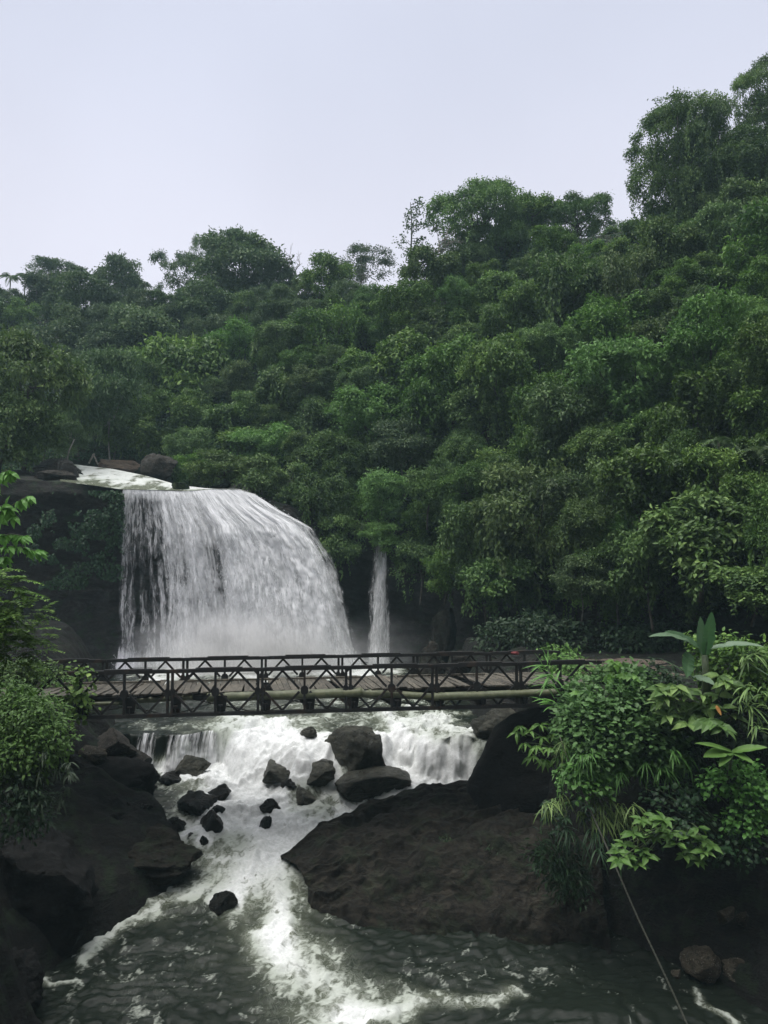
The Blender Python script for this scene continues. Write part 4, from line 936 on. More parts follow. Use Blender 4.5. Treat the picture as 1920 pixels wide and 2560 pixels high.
# ------------------------------------------------------------------ near plants
def blob_pts(blobs, n, r, up=.35, front=True):
    """points spread over the outside of overlapping ellipsoids; blobs: (px, py, rx, ry, Y[, depth])"""
    C = np.array([at(b[0], b[1], b[4]) for b in blobs]); R = np.array([[b[2] / F * b[4], (b[5] if len(b) > 5 else (b[2] + b[3]) / 2 / F * b[4]), b[3] / F * b[4]] for b in blobs])
    A = R[:, 0] * R[:, 2]; P, D = [], []; tot = 0
    while tot < n:
        i = r.choice(len(C), n * 2, p=A / A.sum()); d = unit(r.normal(size=(n * 2, 3)) + np.array([0, -.35 if front else 0, up]))
        lump = fbm(C[i, 0] + d[:, 0] * 2, C[i, 1] + d[:, 1] * 2, C[i, 2] + d[:, 2] * 2, 5, 3)
        p = C[i] + d * R[i] * (.74 + .5 * lump + r.normal(0, .05, len(i)))[:, None]
        q = np.linalg.norm((p[:, None] - C[None]) / R[None], axis=2); q[np.arange(len(i)), i] = 9
        ok = (q.min(1) > .84) & (lump > .36); P.append(p[ok]); D.append(unit(d[ok] / R[i][ok])); tot += ok.sum()
    return np.concatenate(P)[:n], np.concatenate(D)[:n]
def plant(name, loc, label, cat, foliage, matl, stems=None, group=None, smat='stem', part='foliage'):
    o = empty(name, loc, label, cat, group)
    shift(foliage, loc).build(part, M[matl], o)
    if stems is not None and stems.n: shift(stems, loc).build('stem', M[smat], o, True)
    return o
def stems_to(mb, root, tips, r0=.02, r1=.006, sag=.2):
    for t_ in tips:
        k = np.linspace(0, 1, 7)[:, None]; P = root * (1 - k) + t_ * k + np.array([0, 0, sag]) * np.sin(k * math.pi); mb.tube(P, np.linspace(r0, r1, 7), 5)
def bush(name, blobs, n, leaf, matl, label, cat='bush', seed=1, kind='f', wid=.55, droop=.25, down=-.3, group=None, tuft=3):
    r = np.random.default_rng(seed); P, D = blob_pts(blobs, n // tuft, r); P = np.repeat(P, tuft, 0) + r.normal(size=(n // tuft * tuft, 3)) * leaf * .8; D = np.repeat(D, tuft, 0); m = len(P)
    mb = MB(); dv = unit(D * np.array([1, 1, .5]) + r.normal(size=(m, 3)) * .5 + np.array([0, 0, down])); nr = unit(D * .45 + np.array([0, -.1, .9]) + r.normal(size=(m, 3)) * .28)
    L = leaf * r.uniform(.6, 1.3, m); mb.leaves(P, dv, nr, L, L * wid * r.uniform(.8, 1.2, m), .06, droop, np.clip(r.normal(.5, .2, m), 0, 1), kind)
    b0 = min(blobs, key=lambda b: -b[1]); base = at(b0[0], b0[1] + b0[3] * .7, b0[4] + .5); st = MB(); stems_to(st, base, P[r.integers(0, m, 26)], .03, .008)
    return plant(name, base, label, cat, mb, matl, st, group)
def rosettes(name, cents, L, wid, matl, label, cat='shrub', seed=1, nleaf=6, Y=22, elev=.25, droop=.3, group=None, base=None):
    """whorls of leaves at the ends of stems; cents: (px, py[, Y])"""
    r = np.random.default_rng(seed); mb, st = MB(), MB(); C = [at(c[0], c[1], c[2] if len(c) > 2 else Y + r.normal() * .25) for c in cents]
    base = at(*base) if base else np.mean(C, 0) + np.array([0, .8, -.8])
    for c in C:
        n = nleaf + r.integers(-1, 2); a = r.random() * 6.28 + np.arange(n) * 6.283 / n + r.normal(size=n) * .2; e = r.normal(elev, .25, n)
        tilt = np.array([0, -.45, 0]); dv = unit(np.stack([np.cos(a), np.sin(a) * .8, e], -1) + tilt * .6); nr = unit(np.array([0, -.5, .85]) + r.normal(size=(n, 3)) * .2)
        l = L * r.uniform(.7, 1.15, n); mb.leaves(np.repeat(c[None], n, 0), dv, nr, l, l * wid, .07, droop, np.clip(r.normal(.55, .2, n), 0, 1), 'f')
    stems_to(st, base, C, .025, .01, .1)
    return plant(name, base, label, cat, mb, matl, st, group)
def scatter_c(px0, px1, py0, py1, n, seed, Y, spread=.4):
    r = np.random.default_rng(seed); return [(r.uniform(px0, px1), r.uniform(py0, py1), Y + r.normal() * spread) for _ in range(n)]
def blade(mb, base, d, up, L, w, bend, n=9, tint=.5, fold=.15, wav=0.0, r=None):
    """a long leaf: arching midrib, two halves; wav tears and ripples the margin"""
    base = np.asarray(base, float); d = unit(np.asarray(d, float)); q = np.linspace(0, 1, n)
    g = np.array([0, 0, -1.0]); C = base + d * L * q[:, None] + g * bend * L * (q ** 2)[:, None]
    T = unit(np.gradient(C, axis=0)); S = unit(np.cross(T, np.asarray(up, float))); Nn = np.cross(S, T)
    wd = w * np.sin(np.clip(q * .93 + .07, 0, 1) * math.pi) ** .65 * (1 - .25 * q)
    wd = np.where(q > .98, w * .03, wd)
    rp = (r.normal(size=(n, 2)) * wav) if r is not None else np.zeros((n, 2))
    Lf = C + S * (wd * (1 - np.abs(rp[:, 0]) * .8))[:, None] + Nn * (wd * (fold + rp[:, 0]))[:, None]
    Rt = C - S * (wd * (1 - np.abs(rp[:, 1]) * .8))[:, None] + Nn * (wd * (fold + rp[:, 1]))[:, None]
    mb.grid(np.stack([Lf, C, Rt], 1), np.repeat(np.clip(tint + np.array([.0, .25, .0]), 0, 1)[None], n, 0))
def grass_tuft(mb, c, n, L, w, r, bend=.7, out=(0, -1, 0), spread=.9, tint=.5):
    for _ in range(n):
        d = unit(np.asarray(out, float) + r.normal(size=3) * spread * np.array([1, .5, .6]) + np.array([0, 0, .25]))
        l = L * r.uniform(.55, 1.2); blade(mb, c + r.normal(size=3) * L * .12, d, [0, -.3, 1], l, w * r.uniform(.7, 1.2), bend * r.uniform(.5, 1.3), 6, float(np.clip(r.normal(tint, .2), 0, 1)))
def grass(name, spots, n, L, w, matl, label, seed, bend=.7, out=(0, -1, -.2), cat='grass clump', group=None, spread=.9):
    r = np.random.default_rng(seed); mb = MB()
    for s in spots: grass_tuft(mb, at(*s), n, L, w, r, bend, out, spread)
    b = np.mean([at(*s) for s in spots], 0)
    return plant(name, b, label, cat, mb, matl, None, group, part='blades')

def build_plants():
    r = np.random.default_rng(77)
    # creeper mound by the bridge's right end
    mound = [(1545, 1768, 104, 78, 24.6, 1.5), (1478, 1818, 74, 72, 24.2, 1.3), (1600, 1832, 100, 70, 24.0, 1.3), (1505, 1872, 92, 48, 23.8, 1.1), (1462, 1765, 46, 50, 25.0, .8), (1590, 1722, 34, 42, 25, .7), (1652, 1882, 58, 36, 23.6, .8), (1530, 1700, 30, 32, 25.2, .6)]
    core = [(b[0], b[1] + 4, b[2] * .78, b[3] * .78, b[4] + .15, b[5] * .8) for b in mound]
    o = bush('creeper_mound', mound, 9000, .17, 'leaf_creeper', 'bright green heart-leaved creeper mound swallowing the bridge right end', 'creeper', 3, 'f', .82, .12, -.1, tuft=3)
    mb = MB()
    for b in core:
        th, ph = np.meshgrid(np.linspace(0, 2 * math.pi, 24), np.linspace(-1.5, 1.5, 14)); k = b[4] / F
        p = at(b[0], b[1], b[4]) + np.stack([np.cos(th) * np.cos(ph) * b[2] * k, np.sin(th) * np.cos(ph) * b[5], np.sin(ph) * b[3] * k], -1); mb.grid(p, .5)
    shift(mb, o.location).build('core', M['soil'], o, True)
    rosettes('tall_weed', [(1535, 1655), (1530, 1690), (1540, 1672)], .34, .62, 'leaf_bright', 'upright broad-leaved weed topping the creeper mound', 'weed', 5, 6, 24.6, -.1, .55, base=(1540, 1780, 24.9))
    rosettes('tall_weed', [(1582, 1700), (1600, 1692), (1575, 1690), (1452, 1735), (1440, 1750), (1460, 1765)], .40, .58, 'leaf_bright', 'low broad-leaved weed beside the tall one on the creeper mound', 'weed', 6, 5, 24.3, -.1, .5, base=(1560, 1800, 24.9))
    grass('grass_clump', [(1385, 1690, 25.0), (1395, 1730, 24.8), (1385, 1760, 24.7), (1375, 1700, 25.2), (1370, 1660, 25.4)], 9, .75, .035, 'leaf_creeper', 'spiky long-bladed grass at the left edge of the creeper mound', 9, .35, (-.9, -.3, .6))
    grass('bamboo_grass', [(x, y, 23.3 + r.normal() * .3) for x, y in zip(r.uniform(1400, 1720, 46), r.uniform(1880, 1935, 46))], 12, .46, .024, 'leaf_creeper', 'drooping narrow-leaved bamboo grass fringe under the creeper mound', 11, .9, (.1, -1, -.1), 'bamboo grass')
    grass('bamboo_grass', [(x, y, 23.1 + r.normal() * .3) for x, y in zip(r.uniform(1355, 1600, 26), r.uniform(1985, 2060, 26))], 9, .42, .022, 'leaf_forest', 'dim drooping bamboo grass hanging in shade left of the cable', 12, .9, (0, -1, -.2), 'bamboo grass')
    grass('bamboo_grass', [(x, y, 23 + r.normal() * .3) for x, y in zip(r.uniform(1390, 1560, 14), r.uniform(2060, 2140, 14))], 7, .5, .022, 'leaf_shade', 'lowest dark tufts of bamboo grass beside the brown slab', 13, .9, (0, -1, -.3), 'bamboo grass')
    grass('dry_grass', [(1408, 1855, 23.2), (1402, 1870, 23.2)], 12, .4, .010, 'leaf_forest', 'wisp of pale thin grass where the cable leaves the mound', 14, .9, (0, -.6, -.7), 'grass clump')
    bush('vine', [(1440, 1955, 40, 30, 23.1), (1490, 1965, 40, 26, 23.0)], 420, .15, 'leaf_creeper', 'small round-leaved vine patch crossing behind the cable', 'vine', 21, 'f', .8)
    rosettes('hanging_shrub', [(1300, 1815), (1325, 1830), (1355, 1842), (1340, 1865), (1310, 1858), (1372, 1870), (1385, 1832), (1330, 1890), (1362, 1900), (1292, 1830), (1350, 1812), (1392, 1895)], .38, .28, 'leaf_shrub', 'hanging shrub with long leaves in front of the black abutment rock', 'shrub', 23, 6, 24.6, -.3, .5, base=(1400, 1880, 25.2))
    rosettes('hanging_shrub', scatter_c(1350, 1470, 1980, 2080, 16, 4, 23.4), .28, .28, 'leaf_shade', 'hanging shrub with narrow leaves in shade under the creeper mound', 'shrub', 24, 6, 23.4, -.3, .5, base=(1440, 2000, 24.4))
    # bright shrub low on the right bank
    rosettes('leafy_shrub', [(1560, 2110), (1585, 2085), (1570, 2145), (1548, 2150), (1600, 2125), (1620, 2060), (1640, 2045), (1660, 2050), (1655, 2075), (1635, 2090), (1615, 2140), (1690, 2110), (1720, 2090), (1745, 2070), (1760, 2100), (1735, 2120), (1710, 2140), (1760, 2130), (1780, 2115), (1545, 2130), (1675, 2085), (1605, 2050), (1590, 2160), (1740, 2150)], .36, .46, 'leaf_shrub', 'bright green shrub with pointed leaves hanging low over the dark right bank', 'shrub', 25, 7, 21.2, .1, .35, base=(1700, 2060, 22.3))
    bush('vine', [(1840, 1945, 60, 34, 21.9), (1885, 2000, 45, 50, 21.8), (1860, 2055, 48, 30, 21.7), (1795, 1960, 40, 20, 22.0)], 1500, .13, 'leaf_creeper', 'lobed-leaf vine hanging bright green at the right edge above the bank', 'vine', 26, 'f', .85)
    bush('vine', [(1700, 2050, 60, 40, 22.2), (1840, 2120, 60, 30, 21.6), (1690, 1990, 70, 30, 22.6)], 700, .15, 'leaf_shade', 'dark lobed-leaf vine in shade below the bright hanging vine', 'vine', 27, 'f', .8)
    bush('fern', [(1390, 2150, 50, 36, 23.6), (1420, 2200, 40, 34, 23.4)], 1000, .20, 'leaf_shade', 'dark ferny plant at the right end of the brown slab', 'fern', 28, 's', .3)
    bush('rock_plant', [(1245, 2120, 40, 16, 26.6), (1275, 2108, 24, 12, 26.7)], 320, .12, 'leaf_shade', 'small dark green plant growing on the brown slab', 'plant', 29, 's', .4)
    bush('rock_plant', [(1120, 2112, 12, 8, 26.9)], 90, .10, 'leaf_shade', 'tiny tuft growing on the middle of the brown slab', 'plant', 30, 's', .4)
    # large-leaved plants under the banana
    pts = [(1700, 1722), (1712, 1742), (1688, 1758), (1755, 1738), (1748, 1760), (1770, 1765), (1716, 1785), (1700, 1800), (1735, 1775), (1815, 1705), (1835, 1720), (1790, 1735), (1660, 1745), (1645, 1760), (1670, 1720), (1720, 1810), (1740, 1800), (1805, 1770), (1825, 1790), (1670, 1790), (1655, 1730), (1690, 1715), (1800, 1690)]
    rosettes('broadleaf_shrub', pts, .52, .42, 'leaf_forest', 'dark green shrub with whorls of large leaves below the banana plant', 'shrub', 31, 6, 22.6, .0, .35, base=(1745, 1860, 23.5))
    rosettes('broadleaf_shrub', [(1790, 1812), (1775, 1800), (1805, 1818)], .55, .45, 'leaf_shrub', 'single bright whorl of large leaves under the orange dead leaf', 'shrub', 32, 8, 21.6, -.1, .3, base=(1800, 1900, 22.6))
    mb = MB(); blade(mb, at(1790, 1764, 22.0), (.25, -.2, -.5), (0, -1, .3), .25, .06, .2, 8, .5); c = at(1790, 1764, 22)
    shift(mb, c); o = mb.build('dead_leaf', M['leaf_dead']); o.location = c; tag(o, 'single orange dead leaf hanging among the large dark leaves', 'leaf')
    mb, st = MB(), MB(); q = at(1830, 1880, 21.4); rr = np.random.default_rng(3)
    for tx, ty, w in ((1765, 1880, .22), (1910, 1860, .17), (1800, 1905, .14), (1880, 1900, .14), (1745, 1845, .12)): t_ = at(tx, ty, 20.9); blade(mb, q, (t_ - q), (0, -.6, 1), np.linalg.norm(t_ - q) * 1.1, w, .12, 12, .45, .2, .05, rr)
    st.tube([q, q + [0, .3, -.9]], .04, 6); plant('ginger_plant', q, 'broad blade-leaved plant low at the right edge above the hanging vine', 'plant', mb, 'leaf_forest', st)
    grass('bamboo_grass', [(1870, 1725, 22), (1900, 1735, 22), (1880, 1770, 22), (1895, 1820, 21.8), (1850, 1750, 22.2), (1865, 1650, 22.5), (1890, 1640, 22.5)], 14, .55, .03, 'leaf_forest', 'narrow-leaved bamboo grass at the right edge beside the large-leaved shrub', 33, .7, (0, -.7, .2), 'bamboo grass')
    bush('bush', [(1880, 1650, 60, 36, 23.2), (1840, 1665, 50, 36, 23.4), (1900, 1700, 50, 40, 23.0), (1780, 1672, 36, 40, 23.8), (1752, 1612, 22, 22, 24), (1825, 1608, 36, 12, 24)], 2400, .17, 'leaf_forest', 'mixed dark bush round the banana plant stem at the right edge', 'bush', 34, 'f', .55)
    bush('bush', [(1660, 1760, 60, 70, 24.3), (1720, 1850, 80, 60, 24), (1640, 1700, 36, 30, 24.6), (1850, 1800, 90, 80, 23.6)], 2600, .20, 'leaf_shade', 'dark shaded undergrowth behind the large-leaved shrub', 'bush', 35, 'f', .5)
    banana()
    # left foreground
    sapling()
    pinnate('pinnate_shrub', [(20, 1560, 15.6), (45, 1470, 15.4), (20, 1620, 15.8), (60, 1530, 15.5), (70, 1590, 15.7), (15, 1500, 15.4), (30, 1650, 15.8), (-30, 1520, 15.4), (-30, 1600, 15.6), (0, 1450, 15.3), (75, 1620, 15.9), (5, 1580, 15.2)], 'leaf_forest', 'feathery compound-leaved shrub at the left edge above the bridge', 41)
    bush('bush', [(40, 1800, 110, 60, 18.5), (105, 1850, 70, 44, 18.2), (30, 1880, 110, 50, 18.0), (-30, 1760, 90, 60, 18.8)], 6000, .125, 'leaf_shrub', 'bright green leafy bush in the left foreground below the bridge', 'bush', 42, 'f', .45)
    grass('bamboo_grass', [(x, y, 18 + r.normal() * .3) for x, y in zip(np.concatenate([r.uniform(60, 175, 30), r.uniform(0, 190, 20)]), np.concatenate([r.uniform(1900, 2010, 30), r.uniform(1870, 1960, 20)]))], 9, .22, .020, 'leaf_shade', 'drooping bamboo leaves hanging below the bright bush on the left', 44, .8, (.3, -1, -.2), 'bamboo grass')
    grass('bamboo_grass', [(115, 1770, 19.5), (130, 1800, 19.5), (150, 1795, 19.6), (100, 1750, 19.6), (140, 1760, 19.4)], 7, .45, .026, 'leaf_shrub', 'spray of long bamboo leaves in front of the bridge left end', 45, .6, (.6, -.6, .2), 'bamboo grass')
    bush('bush', [(10, 1980, 90, 50, 17.8), (60, 2040, 60, 40, 17.9)], 1200, .15, 'leaf_shade', 'dark bush under the bright leaves at the left edge', 'bush', 46, 'f', .45)
    bush('climbing_vine', [(197, 1690, 18, 24, 26.2, .15), (205, 1725, 18, 24, 26.2, .15), (190, 1765, 24, 30, 26.2, .15), (195, 1735, 22, 20, 26.15, .15)], 330, .17, 'leaf_forest', 'climbing vine with heart-shaped leaves on the bridge near truss', 'vine', 47, 'f', .8)
    bush('climbing_vine', [(80, 1672, 70, 10, 25.6, .3), (30, 1680, 50, 14, 25.4, .3), (140, 1676, 20, 8, 25.8, .3), (60, 1720, 24, 60, 25.7, .3)], 1500, .12, 'leaf_forest', 'mat of small-leaved vine smothering the bridge left end', 'vine', 48, 'f', .7)
    bush('bush', [(120, 1715, 50, 30, 29.0), (60, 1705, 60, 40, 29.4), (0, 1720, 60, 50, 29.6)], 1500, .2, 'leaf_bright', 'bright bush beyond the bridge left end, seen through the truss', 'bush', 49, 'f', .5)
    bush('bush', [(1400, 1650, 40, 24, 33.0), (1440, 1690, 40, 36, 31.5), (1380, 1690, 30, 40, 32.5)], 1300, .2, 'leaf_bright', 'green bush beyond the bridge right end beside the dirt road', 'bush', 50, 'f', .5)
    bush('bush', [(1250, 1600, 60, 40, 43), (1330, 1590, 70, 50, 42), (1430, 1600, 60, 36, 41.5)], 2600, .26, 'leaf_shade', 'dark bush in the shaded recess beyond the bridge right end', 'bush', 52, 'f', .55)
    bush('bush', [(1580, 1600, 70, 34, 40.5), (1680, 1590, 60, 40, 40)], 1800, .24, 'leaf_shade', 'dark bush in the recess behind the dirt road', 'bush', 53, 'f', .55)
    # creepers on the dark cliff left of the falls
    rr = np.random.default_rng(8); n = 5200; px = rr.uniform(70, 310, n); py = rr.uniform(1225, 1470, n); k = fbm(px / 40, py / 34, 0, 3, 4) + .18 * (px / 300 - .5) > .53 ; px, py = px[k], py[k]
    D = np.interp(px, CL[:, 0], CL[:, 1]) - .75 + rr.normal(0, .25, len(px)); P = np.stack([at(a, b, c) for a, b, c in zip(px, py, D)])
    mb = MB(); mb.leaves(P, unit(rr.normal(size=P.shape) * .6 + [0, -.3, -.8]), unit(rr.normal(size=P.shape) * .4 + [0, -.8, .5]), .26, .17, .05, .15, np.clip(rr.normal(.5, .2, len(P)), 0, 1)); c = P.mean(0); shift(mb, c)
    o = mb.build('cliff_creeper', M['leaf_shade']); o.location = c; tag(o, 'dark green creeper spread over the shaded cliff left of the waterfall', 'creeper')
    cable()

def banana():
    Y = 23.0; c = at(1762, 1640, Y); o = empty('banana_plant', at(1765, 1780, Y + .2), 'banana plant with two upright leaves and arching ragged leaves on the right bank', 'banana plant'); L0 = np.array(o.location); r = np.random.default_rng(4)
    st = MB(); st.tube([L0, (L0 + c) / 2 + [.03, 0, 0], c], [.14, .12, .09], 10); shift(st, L0).build('stem', M['stem'], o, True)
    # base px, tip px, tip depth, half width, bend, tint
    for b, t_, ty, w, bend, up, tint in (((1764, 1636), (1779, 1529), 22.7, .26, -.02, (.25, -1, 0), .25), ((1758, 1636), (1751, 1541), 22.9, .17, .0, (-.5, -1, 0), .32),
            ((1745, 1620), (1622, 1592), 22.2, .16, .38, (0, -.55, 1), .8), ((1748, 1618), (1662, 1579), 22.8, .22, .18, (0, -.7, 1), .35), ((1775, 1622), (1910, 1617), 22.3, .16, .30, (0, -.5, 1), .75),
            ((1738, 1700), (1646, 1645), 22.2, .13, .10, (-.5, -.4, 1), .95), ((1722, 1632), (1716, 1694), 22.4, .25, .1, (.1, -1, .1), .3), ((1838, 1641), (1930, 1695), 21.8, .13, .05, (.5, -.4, 1), .6), ((1735, 1690), (1785, 1712), 22, .2, .1, (0, -.8, .7), .9)):
        B, T = at(*b, Y), at(*t_, ty); d = T - B; L = np.linalg.norm(d); dd = d + np.array([0, 0, bend * L]); mb = MB()
        blade(mb, B, dd, up, np.linalg.norm(dd), w, bend * L / np.linalg.norm(dd), 16, tint, .16, .07, r); shift(mb, L0).build('leaf', M['leaf_banana'], o)
def sapling():
    st, mb = MB(), MB(); r = np.random.default_rng(12); root = at(-60, 1480, 13.4)
    tw = [[(-60, 1480), (-40, 1330), (5, 1280), (50, 1250), (72, 1240)], [(-50, 1420), (-20, 1370), (20, 1365), (60, 1368), (92, 1378)], [(-50, 1400), (-30, 1240), (0, 1190), (16, 1175), (28, 1182)], [(-40, 1330), (0, 1340), (30, 1335), (60, 1340)], [(-40, 1330), (-10, 1270), (15, 1262), (32, 1290)], [(-40, 1380), (-10, 1400), (12, 1392)]]
    for t_ in tw:
        P = np.array([at(a, b, 13.2 + r.normal() * .05) for a, b in t_]); q = np.linspace(0, 1, 20); C = np.stack([np.interp(q, np.linspace(0, 1, len(P)), c) for c in P.T], -1); st.tube(C, np.linspace(.018, .005, 20), 5)
        i = np.concatenate([np.arange(5, 20), np.arange(8, 20), np.full(4, 19)]); n = len(i); dv = unit(np.stack([r.normal(.35, .6, n), r.normal(-.3, .4, n), r.normal(-.55, .3, n)], -1)); nr = unit(np.array([0, -.4, .8]) + r.normal(size=(n, 3)) * .35)
        l = .21 * r.uniform(.6, 1.2, n); mb.leaves(C[i], dv, nr, l, l * .40, .06, .3, np.clip(r.normal(.65, .2, n), 0, 1), 'f')
    plant('sapling', root, 'young tree branch with large drooping pale leaves entering at the left edge', 'sapling', mb, 'leaf_creeper', st)
def pinnate(name, tips, matl, label, seed):
    r = np.random.default_rng(seed); mb, st = MB(), MB(); root = at(-30, 1700, 16.2)
    for t_ in tips:
        T = at(*t_); k = np.linspace(0, 1, 8)[:, None]; st.tube(root * (1 - k) + T * k + np.array([0, 0, .3]) * np.sin(k * 3.14), np.linspace(.03, .01, 8), 5)
        for _ in range(11):   # fronds: paired leaflets along a stalk
            d = unit(np.array([r.normal(.35, .7), r.normal(-.35, .45), r.normal(.15, .35)])); L = r.uniform(.45, .75); q = np.linspace(0, 1, 13); C = T + r.normal(size=3) * .12 + d * L * q[:, None] + np.array([0, 0, -.28 * L]) * (q ** 2)[:, None]
            S = unit(np.cross(d, [0, 0, 1])); i = np.arange(2, 13)
            for sg in (-1, 1):
                dv = unit(S * sg + d * .55 + np.array([0, 0, -.15]) + r.normal(size=(11, 3)) * .12); mb.leaves(C[i], dv, unit(np.array([0, -.2, 1]) + r.normal(size=(11, 3)) * .2), .16 * np.sin(np.linspace(.5, 2.8, 11)), .055, .04, .15, np.clip(r.normal(.55, .2, 11), 0, 1))
    plant(name, root, label, 'shrub', mb, matl, st)
def cable():
    P = np.array([at(*p) for p in ((1400, 1842, 23.4), (1424, 1912, 23.1), (1452, 1975, 22.8), (1485, 2045, 22.5), (1520, 2125, 22.1), (1556, 2205, 21.8), (1592, 2290, 21.4), (1630, 2370, 21.0), (1668, 2450, 20.7), (1700, 2520, 20.5), (1735, 2600, 20.2))]); s = np.linspace(0, 1, len(P)); q = np.linspace(0, 1, 80)
    C = np.stack([np.interp(q, s, c) for c in P.T], -1)
    for _ in range(20): C[1:-1] = (C[:-2] + C[1:-1] * 2 + C[2:]) / 4
    mb = MB(); ph = q * 160
    for a in (0, 2.1, 4.2): mb.tube(C - C[0] + np.stack([np.cos(ph + a), np.sin(ph + a), 0 * ph], -1) * .014, .017, 6)
    o = mb.build('cable', M['rope'], smooth=True); o.location = C[0]; tag(o, 'long twisted cable sagging from the creeper mound down into the river', 'cable')
M['leaf_dead'] = plain_mat('leaf_dead', (.30, .13, .03), (.42, .22, .06), .7, 12)
# ------------------------------------------------------------------ the forest
def palm_mesh(seed):
    r = np.random.default_rng(seed); mb, tk = MB(), MB(); n = 13
    q = np.linspace(0, 1, 8); tk.tube(np.stack([.15 * np.sin(q * 2 + seed) * q, 0 * q, -6.5 * (1 - q)], -1), np.linspace(.11, .075, 8), 7)
    top = np.array([.15 * math.sin(2 + seed), 0, 0])
    for k in range(n):
        a = k * 6.283 / n + r.normal() * .2; e = r.uniform(-.1, 1.1); d = unit(np.array([math.cos(a), math.sin(a), e])); L = r.uniform(1.4, 1.9); s = np.linspace(0, 1, 16)
        C = top + d * L * s[:, None] + np.array([0, 0, -.75 * L]) * (s ** 2)[:, None]; S = unit(np.cross(d, [0, 0, 1]))
        for sg in (-1, 1):
            dv = unit(S * sg + d * .7 + np.array([0, 0, -.5])); mb.leaves(C[1:], np.repeat(dv[None], 15, 0), np.array([0, 0, 1.]), .55 * np.sin(np.linspace(.5, 2.9, 15)), .13, .02, .25, r.random(15))
    return mb.mesh('fronds', M['leaf_far']), tk.mesh('trunk', M['bark_pale'], True)
def sparse_mesh():
    """thin leaning tree with tiers of short leafy branches"""
    r = np.random.default_rng(5); mb, tk = MB(), MB(); q = np.linspace(0, 1, 12); T = np.stack([.35 * np.sin(q * 3), 0 * q, 8.0 * q], -1); tk.tube(T, np.linspace(.12, .03, 12), 6)
    for k in range(24):
        s = .28 + .72 * k / 24; a = r.random() * 6.283; p = np.array([np.interp(s, q, T[:, i]) for i in range(3)]); L = r.uniform(.8, 2.0) * (1.15 - .6 * s); d = unit(np.array([math.cos(a), math.sin(a) * .6, r.uniform(.15, .6)])); e = p + d * L
        tk.tube([p, p + d * L * .5 + [0, 0, -.05], e], [.035, .025, .012], 4)
        n = 26; P = p + d * L * r.uniform(.45, 1.08, n)[:, None] + r.normal(size=(n, 3)) * .16; mb.leaves(P, r.normal(size=(n, 3)), r.normal(size=(n, 3)) + np.array([0, 0, 1.]), .26, .15, .05, .2, r.random(n) * .6)
    return mb.mesh('crown', M['leaf_far']), tk.mesh('trunk', M['bark'], True)
def bare_mesh(seed, h, depth=4):
    r = np.random.default_rng(seed); tk = MB()
    def br(p, d, L, rad, k):
        q = np.linspace(0, 1, 5)[:, None]; e = p + d * L; bend = r.normal(size=3) * L * .08; tk.tube(p * (1 - q) + e * q + bend * np.sin(q * 3.14), np.linspace(rad, rad * .6, 5), 5 if k > 2 else 4, cap=False)
        if k:
            for _ in range(r.integers(2, 4)): br(p + d * L * r.uniform(.6, 1.0), unit(d + r.normal(size=3) * .55 + [0, 0, .15]), L * r.uniform(.5, .75), rad * .6, k - 1)
    br(np.zeros(3), np.array([.05, 0, 1.]), h * .42, h * .018, depth); return tk.mesh('branches', M['bark_pale'], True)

